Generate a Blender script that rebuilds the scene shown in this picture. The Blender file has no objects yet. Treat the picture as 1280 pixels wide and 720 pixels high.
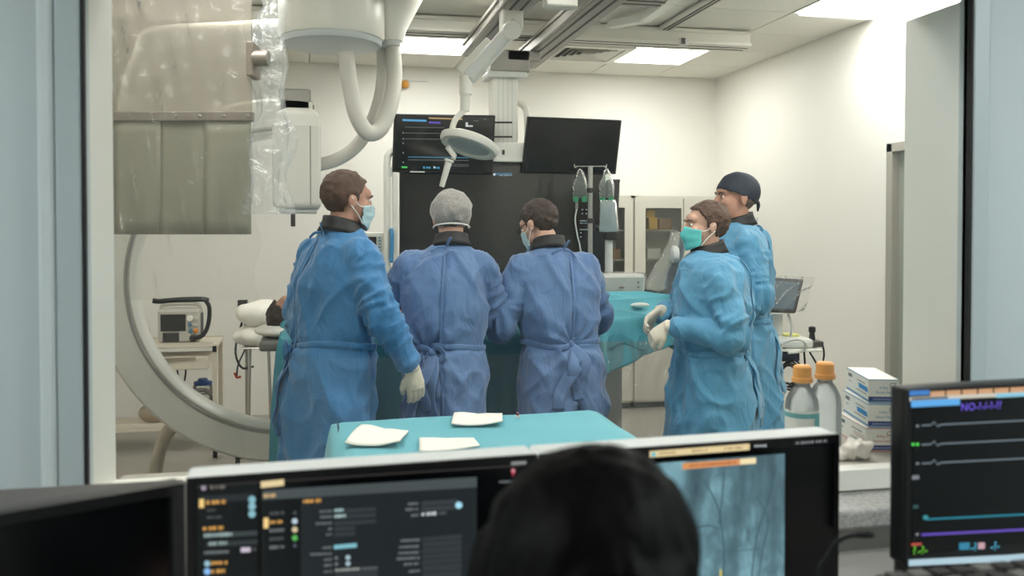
import bpy, bmesh, math, random
import numpy as np
from mathutils import Vector, Matrix
from mathutils.bvhtree import BVHTree

SC = bpy.context.scene
COL = SC.collection
R = math.radians
PI = math.pi
random.seed(7)

# ------------------------------------------------------------------ camera, world, exposure
FPX, YAW, PITCH, HORIZON = 1121.0, R(12.3), R(1.2), 290.0
EYE = Vector((0.0, 0.0, 1.5))
SHIFT = -((360.0 - HORIZON) - FPX * math.tan(PITCH)) / 1280.0
cam_d = bpy.data.cameras.new('camera')
cam = bpy.data.objects.new('camera', cam_d)
COL.objects.link(cam)
cam.location = EYE
cam.rotation_euler = (PI / 2 - PITCH, 0, -YAW)
cam_d.sensor_width = 36.0
cam_d.lens = FPX / 1280.0 * 36.0
cam_d.shift_y = SHIFT
cam_d.clip_start = 0.02
cam_d.dof.use_dof = True
cam_d.dof.focus_distance = 4.3
cam_d.dof.aperture_fstop = 3.2
SC.camera = cam

world = bpy.data.worlds.new('world')
SC.world = world
world.use_nodes = True
world.node_tree.nodes['Background'].inputs[0].default_value = (0.55, 0.62, 0.66, 1)
world.node_tree.nodes['Background'].inputs[1].default_value = 0.12

SC.view_settings.view_transform = 'Standard'
SC.view_settings.look = 'None'
SC.view_settings.exposure = 0.0
SC.view_settings.gamma = 1.0
SC.view_settings.use_curve_mapping = False
PANEL_STRENGTH = 20.5         # ceiling light panels of the exam room
CONTROL_STRENGTH = 43.0       # added, unseen light panels of the control room

FWD_H = Vector((math.sin(YAW), math.cos(YAW), 0))
RIGHT = Vector((math.cos(YAW), -math.sin(YAW), 0))
FWD = FWD_H * math.cos(PITCH) + Vector((0, 0, -math.sin(PITCH)))
UPV = RIGHT.cross(FWD)

def ray(x, y):
    return RIGHT * ((x - 640) / FPX) + UPV * ((360 - y) / FPX + SHIFT * 1280 / FPX) + FWD
def P(x, y, d):                     # point seen at pixel (x, y) at horizontal depth d
    r = ray(x, y)
    return EYE + r * (d / r.dot(FWD_H))
def PY(x, y, Y):                    # ... on the vertical plane Y
    r = ray(x, y)
    return EYE + r * (Y / r.y)
def PZ(x, y, z):                    # ... on the horizontal plane z
    r = ray(x, y)
    return EYE + r * ((z - EYE.z) / r.z)
def PPL(x, y, o, n):                # ... on the plane through o with normal n
    r = ray(x, y)
    return EYE + r * ((o - EYE).dot(n) / r.dot(n))

# ------------------------------------------------------------------ materials
def lin(c):
    c = c / 255.0
    return c / 12.92 if c <= 0.04045 else ((c + 0.055) / 1.055) ** 2.4
def rgb(r, g, b):
    return (lin(r), lin(g), lin(b), 1.0)
MATS = {}
def mat(name, col, rough=0.5, metal=0.0, var=0.0, vscale=8.0, bump=0.0, bscale=60.0, spec=0.5, trans=0.0,
        alpha=1.0, sheen=0.0, emit=0.0, stretch=None, detail=4.0):
    if name in MATS:
        return MATS[name]
    m = bpy.data.materials.new(name)
    m.use_nodes = True
    nt = m.node_tree
    b = nt.nodes['Principled BSDF']
    b.inputs['Base Color'].default_value = col
    b.inputs['Roughness'].default_value = rough
    b.inputs['Metallic'].default_value = metal
    b.inputs['Specular IOR Level'].default_value = spec
    b.inputs['Alpha'].default_value = alpha
    b.inputs['Sheen Weight'].default_value = sheen
    b.inputs['Transmission Weight'].default_value = trans
    if emit:
        b.inputs['Emission Color'].default_value = col
        b.inputs['Emission Strength'].default_value = emit
    tc = nt.nodes.new('ShaderNodeTexCoord')
    src = tc.outputs['Object']
    if stretch:
        mp = nt.nodes.new('ShaderNodeMapping')
        mp.inputs['Scale'].default_value = stretch
        nt.links.new(src, mp.inputs['Vector'])
        src = mp.outputs['Vector']
    if var:
        n = nt.nodes.new('ShaderNodeTexNoise')
        n.inputs['Scale'].default_value = vscale
        n.inputs['Detail'].default_value = detail
        nt.links.new(src, n.inputs['Vector'])
        cr = nt.nodes.new('ShaderNodeMix')
        cr.data_type = 'RGBA'
        cr.inputs[6].default_value = tuple(max(0, c * (1 - var)) for c in col[:3]) + (1,)
        cr.inputs[7].default_value = tuple(min(1, c * (1 + var)) for c in col[:3]) + (1,)
        nt.links.new(n.outputs['Fac'], cr.inputs[0])
        nt.links.new(cr.outputs[2], b.inputs['Base Color'])
    if bump:
        n2 = nt.nodes.new('ShaderNodeTexNoise')
        n2.inputs['Scale'].default_value = bscale
        n2.inputs['Detail'].default_value = 3.0
        nt.links.new(src, n2.inputs['Vector'])
        bp = nt.nodes.new('ShaderNodeBump')
        bp.inputs['Strength'].default_value = bump
        bp.inputs['Distance'].default_value = 0.01
        nt.links.new(n2.outputs['Fac'], bp.inputs['Height'])
        nt.links.new(bp.outputs['Normal'], b.inputs['Normal'])
    MATS[name] = m
    return m

def clear_mat(name, tint, opacity=0.06, tintcol=None, rough=0.05, fres=1.35, crinkle=0.0, cscale=14.0, boost=1.0, refl=None, translucent=False, opvar=None):
    """clear sheet: transparent body, a little milky scatter, fresnel reflection"""
    if name in MATS:
        return MATS[name]
    m = bpy.data.materials.new(name)
    m.use_nodes = True
    nt = m.node_tree
    nt.nodes.clear()
    out = nt.nodes.new('ShaderNodeOutputMaterial')
    tr = nt.nodes.new('ShaderNodeBsdfTransparent')
    tr.inputs[0].default_value = tint
    df = nt.nodes.new('ShaderNodeBsdfTranslucent' if translucent else 'ShaderNodeBsdfDiffuse')
    df.inputs[0].default_value = tintcol or (0.8, 0.8, 0.78, 1)
    gl = nt.nodes.new('ShaderNodeBsdfGlossy')
    gl.inputs['Roughness'].default_value = rough
    m1 = nt.nodes.new('ShaderNodeMixShader')
    m1.inputs[0].default_value = opacity
    if opvar:
        tcv = nt.nodes.new('ShaderNodeTexCoord')
        nv = nt.nodes.new('ShaderNodeTexNoise'); nv.inputs['Scale'].default_value = opvar[0]; nv.inputs['Detail'].default_value = 4; nv.inputs['Distortion'].default_value = 1.5
        mv = nt.nodes.new('ShaderNodeMapRange'); mv.inputs[1].default_value = .35; mv.inputs[2].default_value = .65; mv.inputs[3].default_value = opvar[1]; mv.inputs[4].default_value = opvar[2]
        nt.links.new(tcv.outputs['Object'], nv.inputs['Vector']); nt.links.new(nv.outputs['Fac'], mv.inputs[0]); nt.links.new(mv.outputs[0], m1.inputs[0])
    nt.links.new(tr.outputs[0], m1.inputs[1])
    nt.links.new(df.outputs[0], m1.inputs[2])
    m2 = nt.nodes.new('ShaderNodeMixShader')
    if refl is None:
        fr = nt.nodes.new('ShaderNodeFresnel')
        fr.inputs['IOR'].default_value = fres
        mul = nt.nodes.new('ShaderNodeMath')
        mul.operation = 'MULTIPLY'
        mul.inputs[1].default_value = boost
        mul.use_clamp = True
        nt.links.new(fr.outputs[0], mul.inputs[0])
        nt.links.new(mul.outputs[0], m2.inputs[0])
    else:
        m2.inputs[0].default_value = refl
    nt.links.new(m1.outputs[0], m2.inputs[1])
    nt.links.new(gl.outputs[0], m2.inputs[2])
    nt.links.new(m2.outputs[0], out.inputs[0])
    if crinkle:
        tc = nt.nodes.new('ShaderNodeTexCoord')
        vo = nt.nodes.new('ShaderNodeTexNoise')
        vo.inputs['Scale'].default_value = cscale
        vo.inputs['Detail'].default_value = 6.0
        vo.inputs['Distortion'].default_value = 1.2
        nt.links.new(tc.outputs['Object'], vo.inputs['Vector'])
        bp = nt.nodes.new('ShaderNodeBump')
        bp.inputs['Strength'].default_value = crinkle
        bp.inputs['Distance'].default_value = 0.05
        nt.links.new(vo.outputs['Fac'], bp.inputs['Height'])
        nt.links.new(bp.outputs['Normal'], gl.inputs['Normal'])
    MATS[name] = m
    return m

def emit_mat(name, col, strength):
    if name in MATS:
        return MATS[name]
    m = bpy.data.materials.new(name)
    m.use_nodes = True
    nt = m.node_tree
    nt.nodes.clear()
    out = nt.nodes.new('ShaderNodeOutputMaterial')
    e = nt.nodes.new('ShaderNodeEmission')
    e.inputs[0].default_value = col
    e.inputs[1].default_value = strength
    nt.links.new(e.outputs[0], out.inputs[0])
    MATS[name] = m
    return m

# ------------------------------------------------------------------ scene graph helpers
MW = {}
def thing(name, label, cat, loc=(0, 0, 0), rotz=0.0, group=None, kind=None):
    o = bpy.data.objects.new(name, None)
    COL.objects.link(o)
    o.location = loc
    o.rotation_euler = (0, 0, rotz)
    o.empty_display_size = 0.1
    tag(o, label, cat, group, kind)
    MW[o.name] = Matrix.Translation(loc) @ Matrix.Rotation(rotz, 4, 'Z')
    return o
def tag(o, label=None, cat=None, group=None, kind=None):
    if label: o['label'] = label
    if cat: o['category'] = cat
    if group: o['group'] = group
    if kind: o['kind'] = kind
    return o
def wmat(o):
    if o is None:
        return Matrix.Identity(4)
    return MW.get(o.name, Matrix.Identity(4))

class MB:
    """collects closed shapes and links them as one mesh object"""
    def __init__(s):
        s.v, s.f, s.mi = [], [], []
    def add(s, verts, faces, mi=0):
        o = len(s.v)
        s.v += [Vector(p) for p in verts]
        s.f += [tuple(i + o for i in f) for f in faces]
        s.mi += [mi] * len(faces)
        return s
    def box(s, a, b, mi=0):
        (x0, y0, z0), (x1, y1, z1) = a, b
        x0, x1 = sorted((x0, x1)); y0, y1 = sorted((y0, y1)); z0, z1 = sorted((z0, z1))
        v = [(x0, y0, z0), (x1, y0, z0), (x1, y1, z0), (x0, y1, z0), (x0, y0, z1), (x1, y0, z1), (x1, y1, z1), (x0, y1, z1)]
        return s.add(v, [(0, 3, 2, 1), (4, 5, 6, 7), (0, 1, 5, 4), (1, 2, 6, 5), (2, 3, 7, 6), (3, 0, 4, 7)], mi)
    def cbox(s, c, size, mi=0):
        return s.box([c[i] - size[i] / 2 for i in range(3)], [c[i] + size[i] / 2 for i in range(3)], mi)
    def slab(s, quad, n, t, mi=0):
        """quad (4 points) thickened by t along n"""
        q = [Vector(p) for p in quad]
        n = Vector(n).normalized() * t
        v = q + [p + n for p in q]
        f = [(0, 1, 2, 3), (7, 6, 5, 4)] + [(i, i + 4, (i + 1) % 4 + 4, (i + 1) % 4) for i in range(4)]
        nn = (q[1] - q[0]).cross(q[2] - q[1])
        if nn.dot(n) > 0:
            f = [tuple(reversed(x)) for x in f]
        return s.add(v, f, mi)
    def beam(s, a, b, w, h, up=(0, 0, 1), mi=0, w2=None, h2=None):
        a, b = Vector(a), Vector(b)
        d = (b - a).normalized()
        u = Vector(up)
        if abs(d.dot(u)) > 0.98: u = Vector((0, 1, 0))
        r = d.cross(u).normalized()
        u = r.cross(d).normalized()
        w2 = w2 or w; h2 = h2 or h
        v = []
        for p, ww, hh in ((a, w, h), (b, w2, h2)):
            for sx, sz in ((-1, -1), (1, -1), (1, 1), (-1, 1)):
                v.append(p + r * sx * ww / 2 + u * sz * hh / 2)
        f = [(0, 1, 2, 3), (7, 6, 5, 4)] + [(i, i + 4, (i + 1) % 4 + 4, (i + 1) % 4) for i in range(4)]
        return s.add(v, f, mi)
    def rings(s, rings, cap0=True, cap1=True, closed=False, mi=0):
        n = len(rings[0])
        v = [p for r in rings for p in r]
        f = []
        m = len(rings)
        for i in range(m if closed else m - 1):
            a, b = i * n, ((i + 1) % m) * n
            for k in range(n):
                k2 = (k + 1) % n
                f.append((a + k, a + k2, b + k2, b + k))
        if not closed:
            if cap0: f.append(tuple(reversed(range(n))))
            if cap1: f.append(tuple(range((m - 1) * n, m * n)))
        return s.add(v, f, mi)
    def tube(s, pts, r, n=10, closed=False, mi=0, flat=1.0, up=None, cap=True):
        """tube along pts; r number or list; flat squeezes the second axis"""
        pts = [Vector(p) for p in pts]
        m = len(pts)
        rr = list(r) if hasattr(r, '__len__') else [r] * m
        prev = None
        rs = []
        for i, p in enumerate(pts):
            if closed:
                t = pts[(i + 1) % m] - pts[i - 1]
            else:
                t = pts[min(i + 1, m - 1)] - pts[max(i - 1, 0)]
            t = t.normalized() if t.length > 1e-9 else Vector((0, 0, 1))
            if prev is None:
                u = Vector(up) if up is not None else (Vector((0, 0, 1)) if abs(t.z) < 0.9 else Vector((0, 1, 0)))
            else:
                u = prev
            u = (u - t * u.dot(t))
            if u.length < 1e-6: u = t.orthogonal()
            u.normalize()
            prev = u
            w = t.cross(u)
            rs.append([p + (u * math.cos(a) * flat + w * math.sin(a)) * rr[i] for a in [2 * PI * k / n for k in range(n)]])
        return s.rings(rs, cap, cap, closed, mi)
    def cyl(s, a, b, r, r2=None, n=20, mi=0):
        return s.tube([a, b], [r, r if r2 is None else r2], n, mi=mi)
    def lathe(s, c, prof, n=24, mi=0, ax=None):
        """prof list of (r, h) about the axis ax at c"""
        c = Vector(c)
        ax = Vector(ax or (0, 0, 1)).normalized()
        u = ax.orthogonal().normalized(); w = ax.cross(u)
        rs = [[c + ax * h + (u * math.cos(2 * PI * k / n) + w * math.sin(2 * PI * k / n)) * max(r, 1e-4) for k in range(n)] for r, h in prof]
        return s.rings(rs, True, True, False, mi)
    def ell(s, c, r, M=None, nu=20, nv=14, mi=0):
        c = Vector(c)
        rs = []
        for i in range(nv + 1):
            th = PI * (i + 0.02) / (nv + 0.04) - PI / 2
            ring = []
            for k in range(nu):
                a = 2 * PI * k / nu
                p = Vector((r[0] * math.cos(th) * math.cos(a), r[1] * math.cos(th) * math.sin(a), r[2] * math.sin(th)))
                if M: p = M @ p
                ring.append(c + p)
            rs.append(ring)
        return s.rings(rs, True, True, False, mi)
    def grid(s, pts, mi=0):
        h, w = len(pts), len(pts[0])
        v = [p for r in pts for p in r]
        return s.add(v, [(i * w + k, i * w + k + 1, (i + 1) * w + k + 1, (i + 1) * w + k) for i in range(h - 1) for k in range(w - 1)], mi)
    def xf(s, M, start=0):
        for i in range(start, len(s.v)):
            s.v[i] = M @ s.v[i]
        return s
    def mesh(s, name, mats, inv=None):
        me = bpy.data.meshes.new(name)
        vs = [tuple(inv @ p) for p in s.v] if inv else [tuple(p) for p in s.v]
        me.from_pydata(vs, [], s.f)
        mats = mats if isinstance(mats, (list, tuple)) else [mats]
        for m in mats:
            me.materials.append(m)
        if len(mats) > 1:
            me.polygons.foreach_set('material_index', s.mi)
        me.update()
        return me
    def build(s, name, mats, parent=None, world=True, smooth=False, bevel=0.0, solid=0.0, subd=0, bseg=2, off=0.0, loc=None):
        """verts are world coordinates when world=True; otherwise local to the parent"""
        o_m = wmat(parent)
        if parent is None and loc is not None:
            inv = Matrix.Translation(-Vector(loc))
        else:
            inv = o_m.inverted() if (world and parent is not None) else None
        me = s.mesh(name, mats, inv)
        o = bpy.data.objects.new(name, me)
        COL.objects.link(o)
        if loc is not None and parent is None:
            o.location = loc
        if parent is not None:
            o.parent = parent
            MW[o.name] = o_m
        else:
            MW[o.name] = Matrix.Translation(loc) if loc is not None else Matrix.Identity(4)
        if smooth:
            me.polygons.foreach_set('use_smooth', [True] * len(me.polygons))
            if smooth == 'auto':
                me.set_sharp_from_angle(angle=R(38))
        if solid:
            md = o.modifiers.new('solid', 'SOLIDIFY'); md.thickness = solid; md.offset = off
        if bevel:
            md = o.modifiers.new('bevel', 'BEVEL'); md.width = bevel; md.segments = bseg; md.limit_method = 'ANGLE'; md.angle_limit = R(35)
        if subd:
            md = o.modifiers.new('sub', 'SUBSURF'); md.levels = subd; md.render_levels = subd
        return o

def copy_part(o, parent, name=None, dloc=(0, 0, 0)):
    c = o.copy()
    COL.objects.link(c)
    c.parent = parent
    c.location = Vector(o.location) + Vector(dloc)
    if name: c.name = name
    MW[c.name] = wmat(parent)
    return c

def spline(pts, n=8, closed=False):
    pts = [Vector(p) for p in pts]
    m = len(pts)
    out = []
    for i in range(m if closed else m - 1):
        if closed:
            p0, p1, p2, p3 = pts[i - 1], pts[i], pts[(i + 1) % m], pts[(i + 2) % m]
        else:
            p0, p1, p2, p3 = pts[max(i - 1, 0)], pts[i], pts[i + 1], pts[min(i + 2, m - 1)]
        for k in range(n):
            t = k / n
            out.append(0.5 * ((2 * p1) + (p2 - p0) * t + (2 * p0 - 5 * p1 + 4 * p2 - p3) * t * t + (3 * p1 - p0 - 3 * p2 + p3) * t ** 3))
    if not closed: out.append(pts[-1])
    return out

# ------------------------------------------------------------------ vectorised value noise
def vnoise(p, seed=0):
    p = np.asarray(p, dtype=np.float64)
    i = np.floor(p).astype(np.int64)
    f = p - i
    f = f * f * (3 - 2 * f)
    def h(ix, iy, iz):
        n = (ix * 374761393 + iy * 668265263 + iz * 2147483647 + seed * 144665) & 0xFFFFFFFF
        n = ((n ^ (n >> 13)) * 1274126177) & 0xFFFFFFFF
        n = ((n ^ (n >> 16)) * 2246822519) & 0xFFFFFFFF
        return ((n ^ (n >> 15)) & 0xFFFFFF) / float(0xFFFFFF)
    r = 0
    for dx in (0, 1):
        wx = f[:, 0] if dx else 1 - f[:, 0]
        for dy in (0, 1):
            wy = f[:, 1] if dy else 1 - f[:, 1]
            for dz in (0, 1):
                wz = f[:, 2] if dz else 1 - f[:, 2]
                r = r + wx * wy * wz * h(i[:, 0] + dx, i[:, 1] + dy, i[:, 2] + dz)
    return r          # 0..1

def remesh(mb, voxel, smooth_it=4, smooth_f=0.5):
    me = mb.mesh('tmp', [])
    o = bpy.data.objects.new('tmp', me)
    COL.objects.link(o)
    md = o.modifiers.new('r', 'REMESH'); md.mode = 'VOXEL'; md.voxel_size = voxel; md.adaptivity = 0
    if smooth_it:
        sm = o.modifiers.new('s', 'SMOOTH'); sm.factor = smooth_f; sm.iterations = smooth_it
    dg = bpy.context.evaluated_depsgraph_get()
    me2 = bpy.data.meshes.new_from_object(o.evaluated_get(dg))
    bpy.data.objects.remove(o); bpy.data.meshes.remove(me)
    return me2
def coords(me):
    a = np.empty(len(me.vertices) * 3, dtype=np.float32); me.vertices.foreach_get('co', a)
    return a.reshape(-1, 3).astype(np.float64)
def normals(me):
    a = np.empty(len(me.vertices) * 3, dtype=np.float32); me.vertices.foreach_get('normal', a)
    return a.reshape(-1, 3).astype(np.float64)
def set_coords(me, V):
    me.vertices.foreach_set('co', V.astype(np.float32).ravel()); me.update()
def link_mesh(name, me, material, parent, smooth=True):
    me.materials.clear(); me.materials.append(material)
    me.name = name
    if smooth: me.polygons.foreach_set('use_smooth', [True] * len(me.polygons))
    o = bpy.data.objects.new(name, me)
    COL.objects.link(o)
    o.parent = parent
    MW[o.name] = wmat(parent)
    return o

# flat graphics (screens, print): coloured quads given in photo pixels, laid on a plane
def ink_mat(name, emission):
    if name in MATS: return MATS[name]
    m = bpy.data.materials.new(name); m.use_nodes = True
    nt = m.node_tree
    at = nt.nodes.new('ShaderNodeAttribute'); at.attribute_name = 'Ink'
    b = nt.nodes['Principled BSDF']
    if emission:
        b.inputs['Base Color'].default_value = (0.004, 0.004, 0.004, 1)
        b.inputs['Roughness'].default_value = 0.25
        nt.links.new(at.outputs['Color'], b.inputs['Emission Color'])
        b.inputs['Emission Strength'].default_value = emission
    else:
        nt.links.new(at.outputs['Color'], b.inputs['Base Color'])
        b.inputs['Roughness'].default_value = 0.6
    MATS[name] = m
    return m
class Ink:
    def __init__(s, o, n, lift=0.0006):
        s.o, s.n = Vector(o), Vector(n).normalized()
        s.v, s.f, s.c = [], [], []
        s.k = lift
    def poly(s, pts, col):
        k = len(s.v)
        s.v += pts; s.f.append(tuple(range(k, k + len(pts)))); s.c.append(col)
    def px(s, pts, col, lvl=1):
        o = s.o + s.n * s.k * lvl
        s.poly([PPL(x, y, o, s.n) for x, y in pts], col)
    def bar(s, x0, y0, x1, y1, h, col, lvl=2):      # along its centre line, h pixels high
        s.px([(x0, y0 - h / 2), (x0, y0 + h / 2), (x1, y1 + h / 2), (x1, y1 - h / 2)], col, lvl)
    def dot(s, x, y, r, col, lvl=3):
        s.px([(x + r * math.cos(a), y - r * math.sin(a)) for a in [2 * PI * k / 12 for k in range(12)]], col, lvl)
    def words(s, x0, y0, x1, y1, h, col, lvl=2, seed=0):
        rnd = random.Random(seed * 31 + int(x0 * 7 + y0))
        t = 0.0
        L = math.hypot(x1 - x0, y1 - y0)
        while t < L:
            w = min(rnd.uniform(0.5, 1.1) * h, L - t)
            a, b = t / L, (t + w) / L
            s.bar(x0 + (x1 - x0) * a, y0 + (y1 - y0) * a, x0 + (x1 - x0) * b, y0 + (y1 - y0) * b, h * rnd.uniform(0.7, 1.0), col, lvl)
            t += w + h * (0.18 if rnd.random() < 0.8 else 0.6)
    def text(s, string, org, ex, ey, size, col, lvl=2):
        """real lettering: org world point (baseline left), ex right, ey up"""
        cu = bpy.data.curves.new('t', 'FONT'); cu.body = string; cu.size = size; cu.resolution_u = 2
        ob = bpy.data.objects.new('t', cu); COL.objects.link(ob)
        dg = bpy.context.evaluated_depsgraph_get()
        me = bpy.data.meshes.new_from_object(ob.evaluated_get(dg))
        o = Vector(org) + s.n * s.k * lvl
        ex, ey = Vector(ex).normalized(), Vector(ey).normalized()
        for p in me.polygons:
            s.poly([o + ex * me.vertices[i].co.x + ey * me.vertices[i].co.y for i in p.vertices], col)
        bpy.data.objects.remove(ob); bpy.data.curves.remove(cu); bpy.data.meshes.remove(me)
    def build(s, name, parent, emission=1.0, material=None, world=True):
        mb = MB(); mb.v, mb.f, mb.mi = s.v, s.f, [0] * len(s.f)
        o = mb.build(name, material or ink_mat('ink_%s' % emission, emission), parent, world=world)
        o['kind'] = 'stuff'
        me = o.data
        ca = me.color_attributes.new('Ink', 'FLOAT_COLOR', 'CORNER')
        buf = []
        for p in me.polygons:
            buf += list(s.c[p.index]) * p.loop_total
        ca.data.foreach_set('color', buf)
        # face the viewer's side of the plane
        fl = [p.index for p in me.polygons if p.normal.dot(s.n) < 0]
        if fl:
            bm = bmesh.new(); bm.from_mesh(me); bm.faces.ensure_lookup_table()
            bmesh.ops.reverse_faces(bm, faces=[bm.faces[i] for i in fl]); bm.to_mesh(me); bm.free()
        return o
# ------------------------------------------------------------------ the setting
CEIL, XR, XL, YB, YN, YF = 2.89, 3.55, -2.45, 7.6, 2.11, 2.37
WX0, WX1, WZ0, WZ1 = -0.488, 1.715, 0.88, 2.175
m_wall = mat('warm white wall paint', rgb(236, 234, 227), 0.55, var=0.02, vscale=2.0, bump=0.03, bscale=200)
m_ctrl = mat('pale teal grey control room paint', rgb(188, 199, 200), 0.5, var=0.03, vscale=2.5, bump=0.02, bscale=150)
m_jamb = mat('white lacquered jamb', rgb(226, 226, 218), 0.4, var=0.015, vscale=3)
m_floor = mat('grey beige vinyl floor', rgb(158, 153, 144), 0.32, var=0.08, vscale=30, bump=0.02)
m_ceil = mat('white ceiling board', rgb(226, 224, 215), 0.75, var=0.03, vscale=60, bump=0.06, bscale=300)
m_grid = mat('white ceiling grid', rgb(205, 203, 195), 0.5)
m_alu = mat('satin aluminium', rgb(176, 174, 168), 0.38, metal=0.55, var=0.06, vscale=12)
m_alud = mat('dull grey aluminium', rgb(150, 147, 140), 0.45, metal=0.45, var=0.08, vscale=10)
m_white = mat('white equipment enamel', rgb(226, 224, 215), 0.35, var=0.02, vscale=6)
m_whiteg = mat('pale grey equipment enamel', rgb(206, 208, 204), 0.38, var=0.03, vscale=6)
m_black = mat('black plastic', rgb(16, 16, 17), 0.42, var=0.2, vscale=20, bump=0.03, bscale=300)
m_blackm = mat('matte black rubber', rgb(20, 20, 21), 0.7, var=0.2, vscale=15)
m_dark = mat('charcoal plastic', rgb(58, 55, 53), 0.5, var=0.12, vscale=12)
m_steel = mat('stainless steel', rgb(190, 186, 178), 0.25, metal=0.9, var=0.05, vscale=20)
m_gran = mat('speckled grey granite', rgb(158, 157, 153), 0.35, var=0.6, vscale=110, detail=2.0)
m_sill = mat('grey stone sill', rgb(182, 178, 168), 0.4, var=0.1, vscale=40)

def struct(name, mb, m, parent=None, label=None, **k):
    o = mb.build(name, m, parent, **k)
    if parent is None: o['kind'] = 'structure'
    if label: o['label'] = label
    return o
struct('floor', MB().box((XL - .1, YN, -.1), (XR + .1, YB + .1, 0)).box((-2.6, -2.6, -.1), (3.2, YN, 0)), m_floor)
struct('wall_back', MB().box((XL - .1, YB, 0), (XR + .1, YB + .12, CEIL + .1)), m_wall)
struct('wall_left', MB().box((XL - .12, YF, 0), (XL, YB, CEIL + .1)), m_wall)
DY0, DY1, DZ = 4.05, 5.06, 2.06
struct('wall_right', MB().box((XR, YF, 0), (XR + .12, DY0, CEIL + .1)).box((XR, DY1, 0), (XR + .12, YB, CEIL + .1))
       .box((XR, DY0, DZ), (XR + .12, DY1, CEIL + .1)), m_wall)
# wall with the observation window: exam side white, control side teal, both faces of one wall
wf = MB()
XA, XB = -2.6, XR + .1
for (x0, x1, z0, z1) in ((XA, WX0, 0, CEIL + .1), (WX1, XB, 0, CEIL + .1), (WX0, WX1, 0, WZ0 - .05), (WX0, WX1, WZ1, CEIL + .1)):
    wf.box((x0, YN + .03, z0), (x1, YF, z1), 0)
    wf.box((x0, YN, z0), (x1, YN + .03, z1), 1)
struct('wall_front', wf, [m_jamb, m_ctrl])
m_ctrlw = mat('white control room dado', rgb(214, 213, 209), 0.5, var=0.03, vscale=3)
struct('wall_dado', MB().box((WX0 - .3, YN - .02, 0), (WX1 + .6, YN - .001, .765)), m_ctrlw)
# control room shell
struct('wall_control_left', MB().box((-2.6, -2.6, 0), (-2.5, YN, 2.7)), m_ctrl)
struct('wall_control_right', MB().box((3.1, -2.6, 0), (3.2, YN, 2.7)), m_ctrl)
struct('wall_control_rear', MB().box((-2.5, -2.6, 0), (3.1, -2.5, 2.7)), m_ctrl)
struct('ceiling_control', MB().box((-2.6, -2.6, 2.6), (3.2, YN, 2.7)), m_ceil)

# window: casing, gasket, jamb lining, sill, glass
win = thing('window_1', 'wide observation window between control room and exam room', None, ((WX0 + WX1) / 2, YN, WZ0), kind='structure')
def ring(mb, x0, x1, z0, z1, w, y0, y1, bottom=True):
    mb.box((x0 - w, y0, z0 - (w if bottom else 0)), (x0, y1, z1 + w)).box((x1, y0, z0 - (w if bottom else 0)), (x1 + w, y1, z1 + w))
    mb.box((x0, y0, z1), (x1, y1, z1 + w))
    if bottom: mb.box((x0, y0, z0 - w), (x1, y1, z0))
    return mb
m_casing = mat('grey teal window casing', rgb(178, 190, 191), 0.4, var=0.02, vscale=4)
ring(MB(), WX0 - .006, WX1 + .006, WZ0, WZ1, .055, YN - .018, YN - .001).build('casing', m_casing, win, bevel=.006)
MB().box((WX0 - .094, YN - .024, WZ0 - .05), (WX0 - .0612, YN - .001, 2.59)).build('trunking', mat('pale trunking', rgb(205, 214, 214), .45), win, bevel=.008)
ring(MB(), WX0, WX1, WZ0, WZ1, .0058, YN - .0185, YN + .012).build('gasket', m_blackm, win)
MB().box((WX0 + .0, YN - .03, WZ0 - .055), (WX1, YN + .02, WZ0 + .002)).build('bottom_rail', m_white, win, bevel=.004)
MB().box((WX0, YN + .02, WZ0 - .05), (WX1, YF + .07, WZ0)).build('sill', m_sill, win, bevel=.006)
MB().box((WX0 - .2, YN - .17, WZ0 - .105), (WX1 + .5, YN - .002, WZ0 - .058)).build('granite_ledge', m_gran, win, bevel=.008)
m_glass = clear_mat('window glass', (0.955, 0.975, 0.965, 1), opacity=0.006, tintcol=(.6, .7, .75, 1), rough=0.0, fres=1.5)
MB().add([(WX0, YN + .004, WZ0), (WX1, YN + .004, WZ0), (WX1, YN + .004, WZ1), (WX0, YN + .004, WZ1)], [(0, 1, 2, 3)]).build('glass_pane', m_glass, win)

# door in the right wall
door = thing('door_1', 'grey green door leaf in steel frame in right wall', None, (XR, DY1, 0), kind='structure')
m_frame = mat('brushed steel door frame', rgb(172, 168, 158), 0.4, metal=0.3, var=0.04)
MB().box((XR - .02, DY1 - .06, 0), (XR + .12, DY1, DZ)).box((XR - .02, DY0, 0), (XR + .12, DY0 + .06, DZ)).box((XR - .02, DY0, DZ - .06), (XR + .12, DY1, DZ)).build('door_frame', m_frame, door, bevel=.005)
MB().box((XR + .03, DY0 + .06, .005), (XR + .075, DY1 - .06, DZ - .06)).build('door_leaf', mat('grey green door laminate', rgb(158, 163, 152), .5, var=.03), door)
MB().cyl((XR + .03, DY0 + .15, 1.02), (XR - .02, DY0 + .15, 1.02), .012).beam((XR - .02, DY0 + .14, 1.02), (XR - .02, DY0 + .28, 1.02), .02, .02).build('door_handle', m_steel, door)

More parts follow.
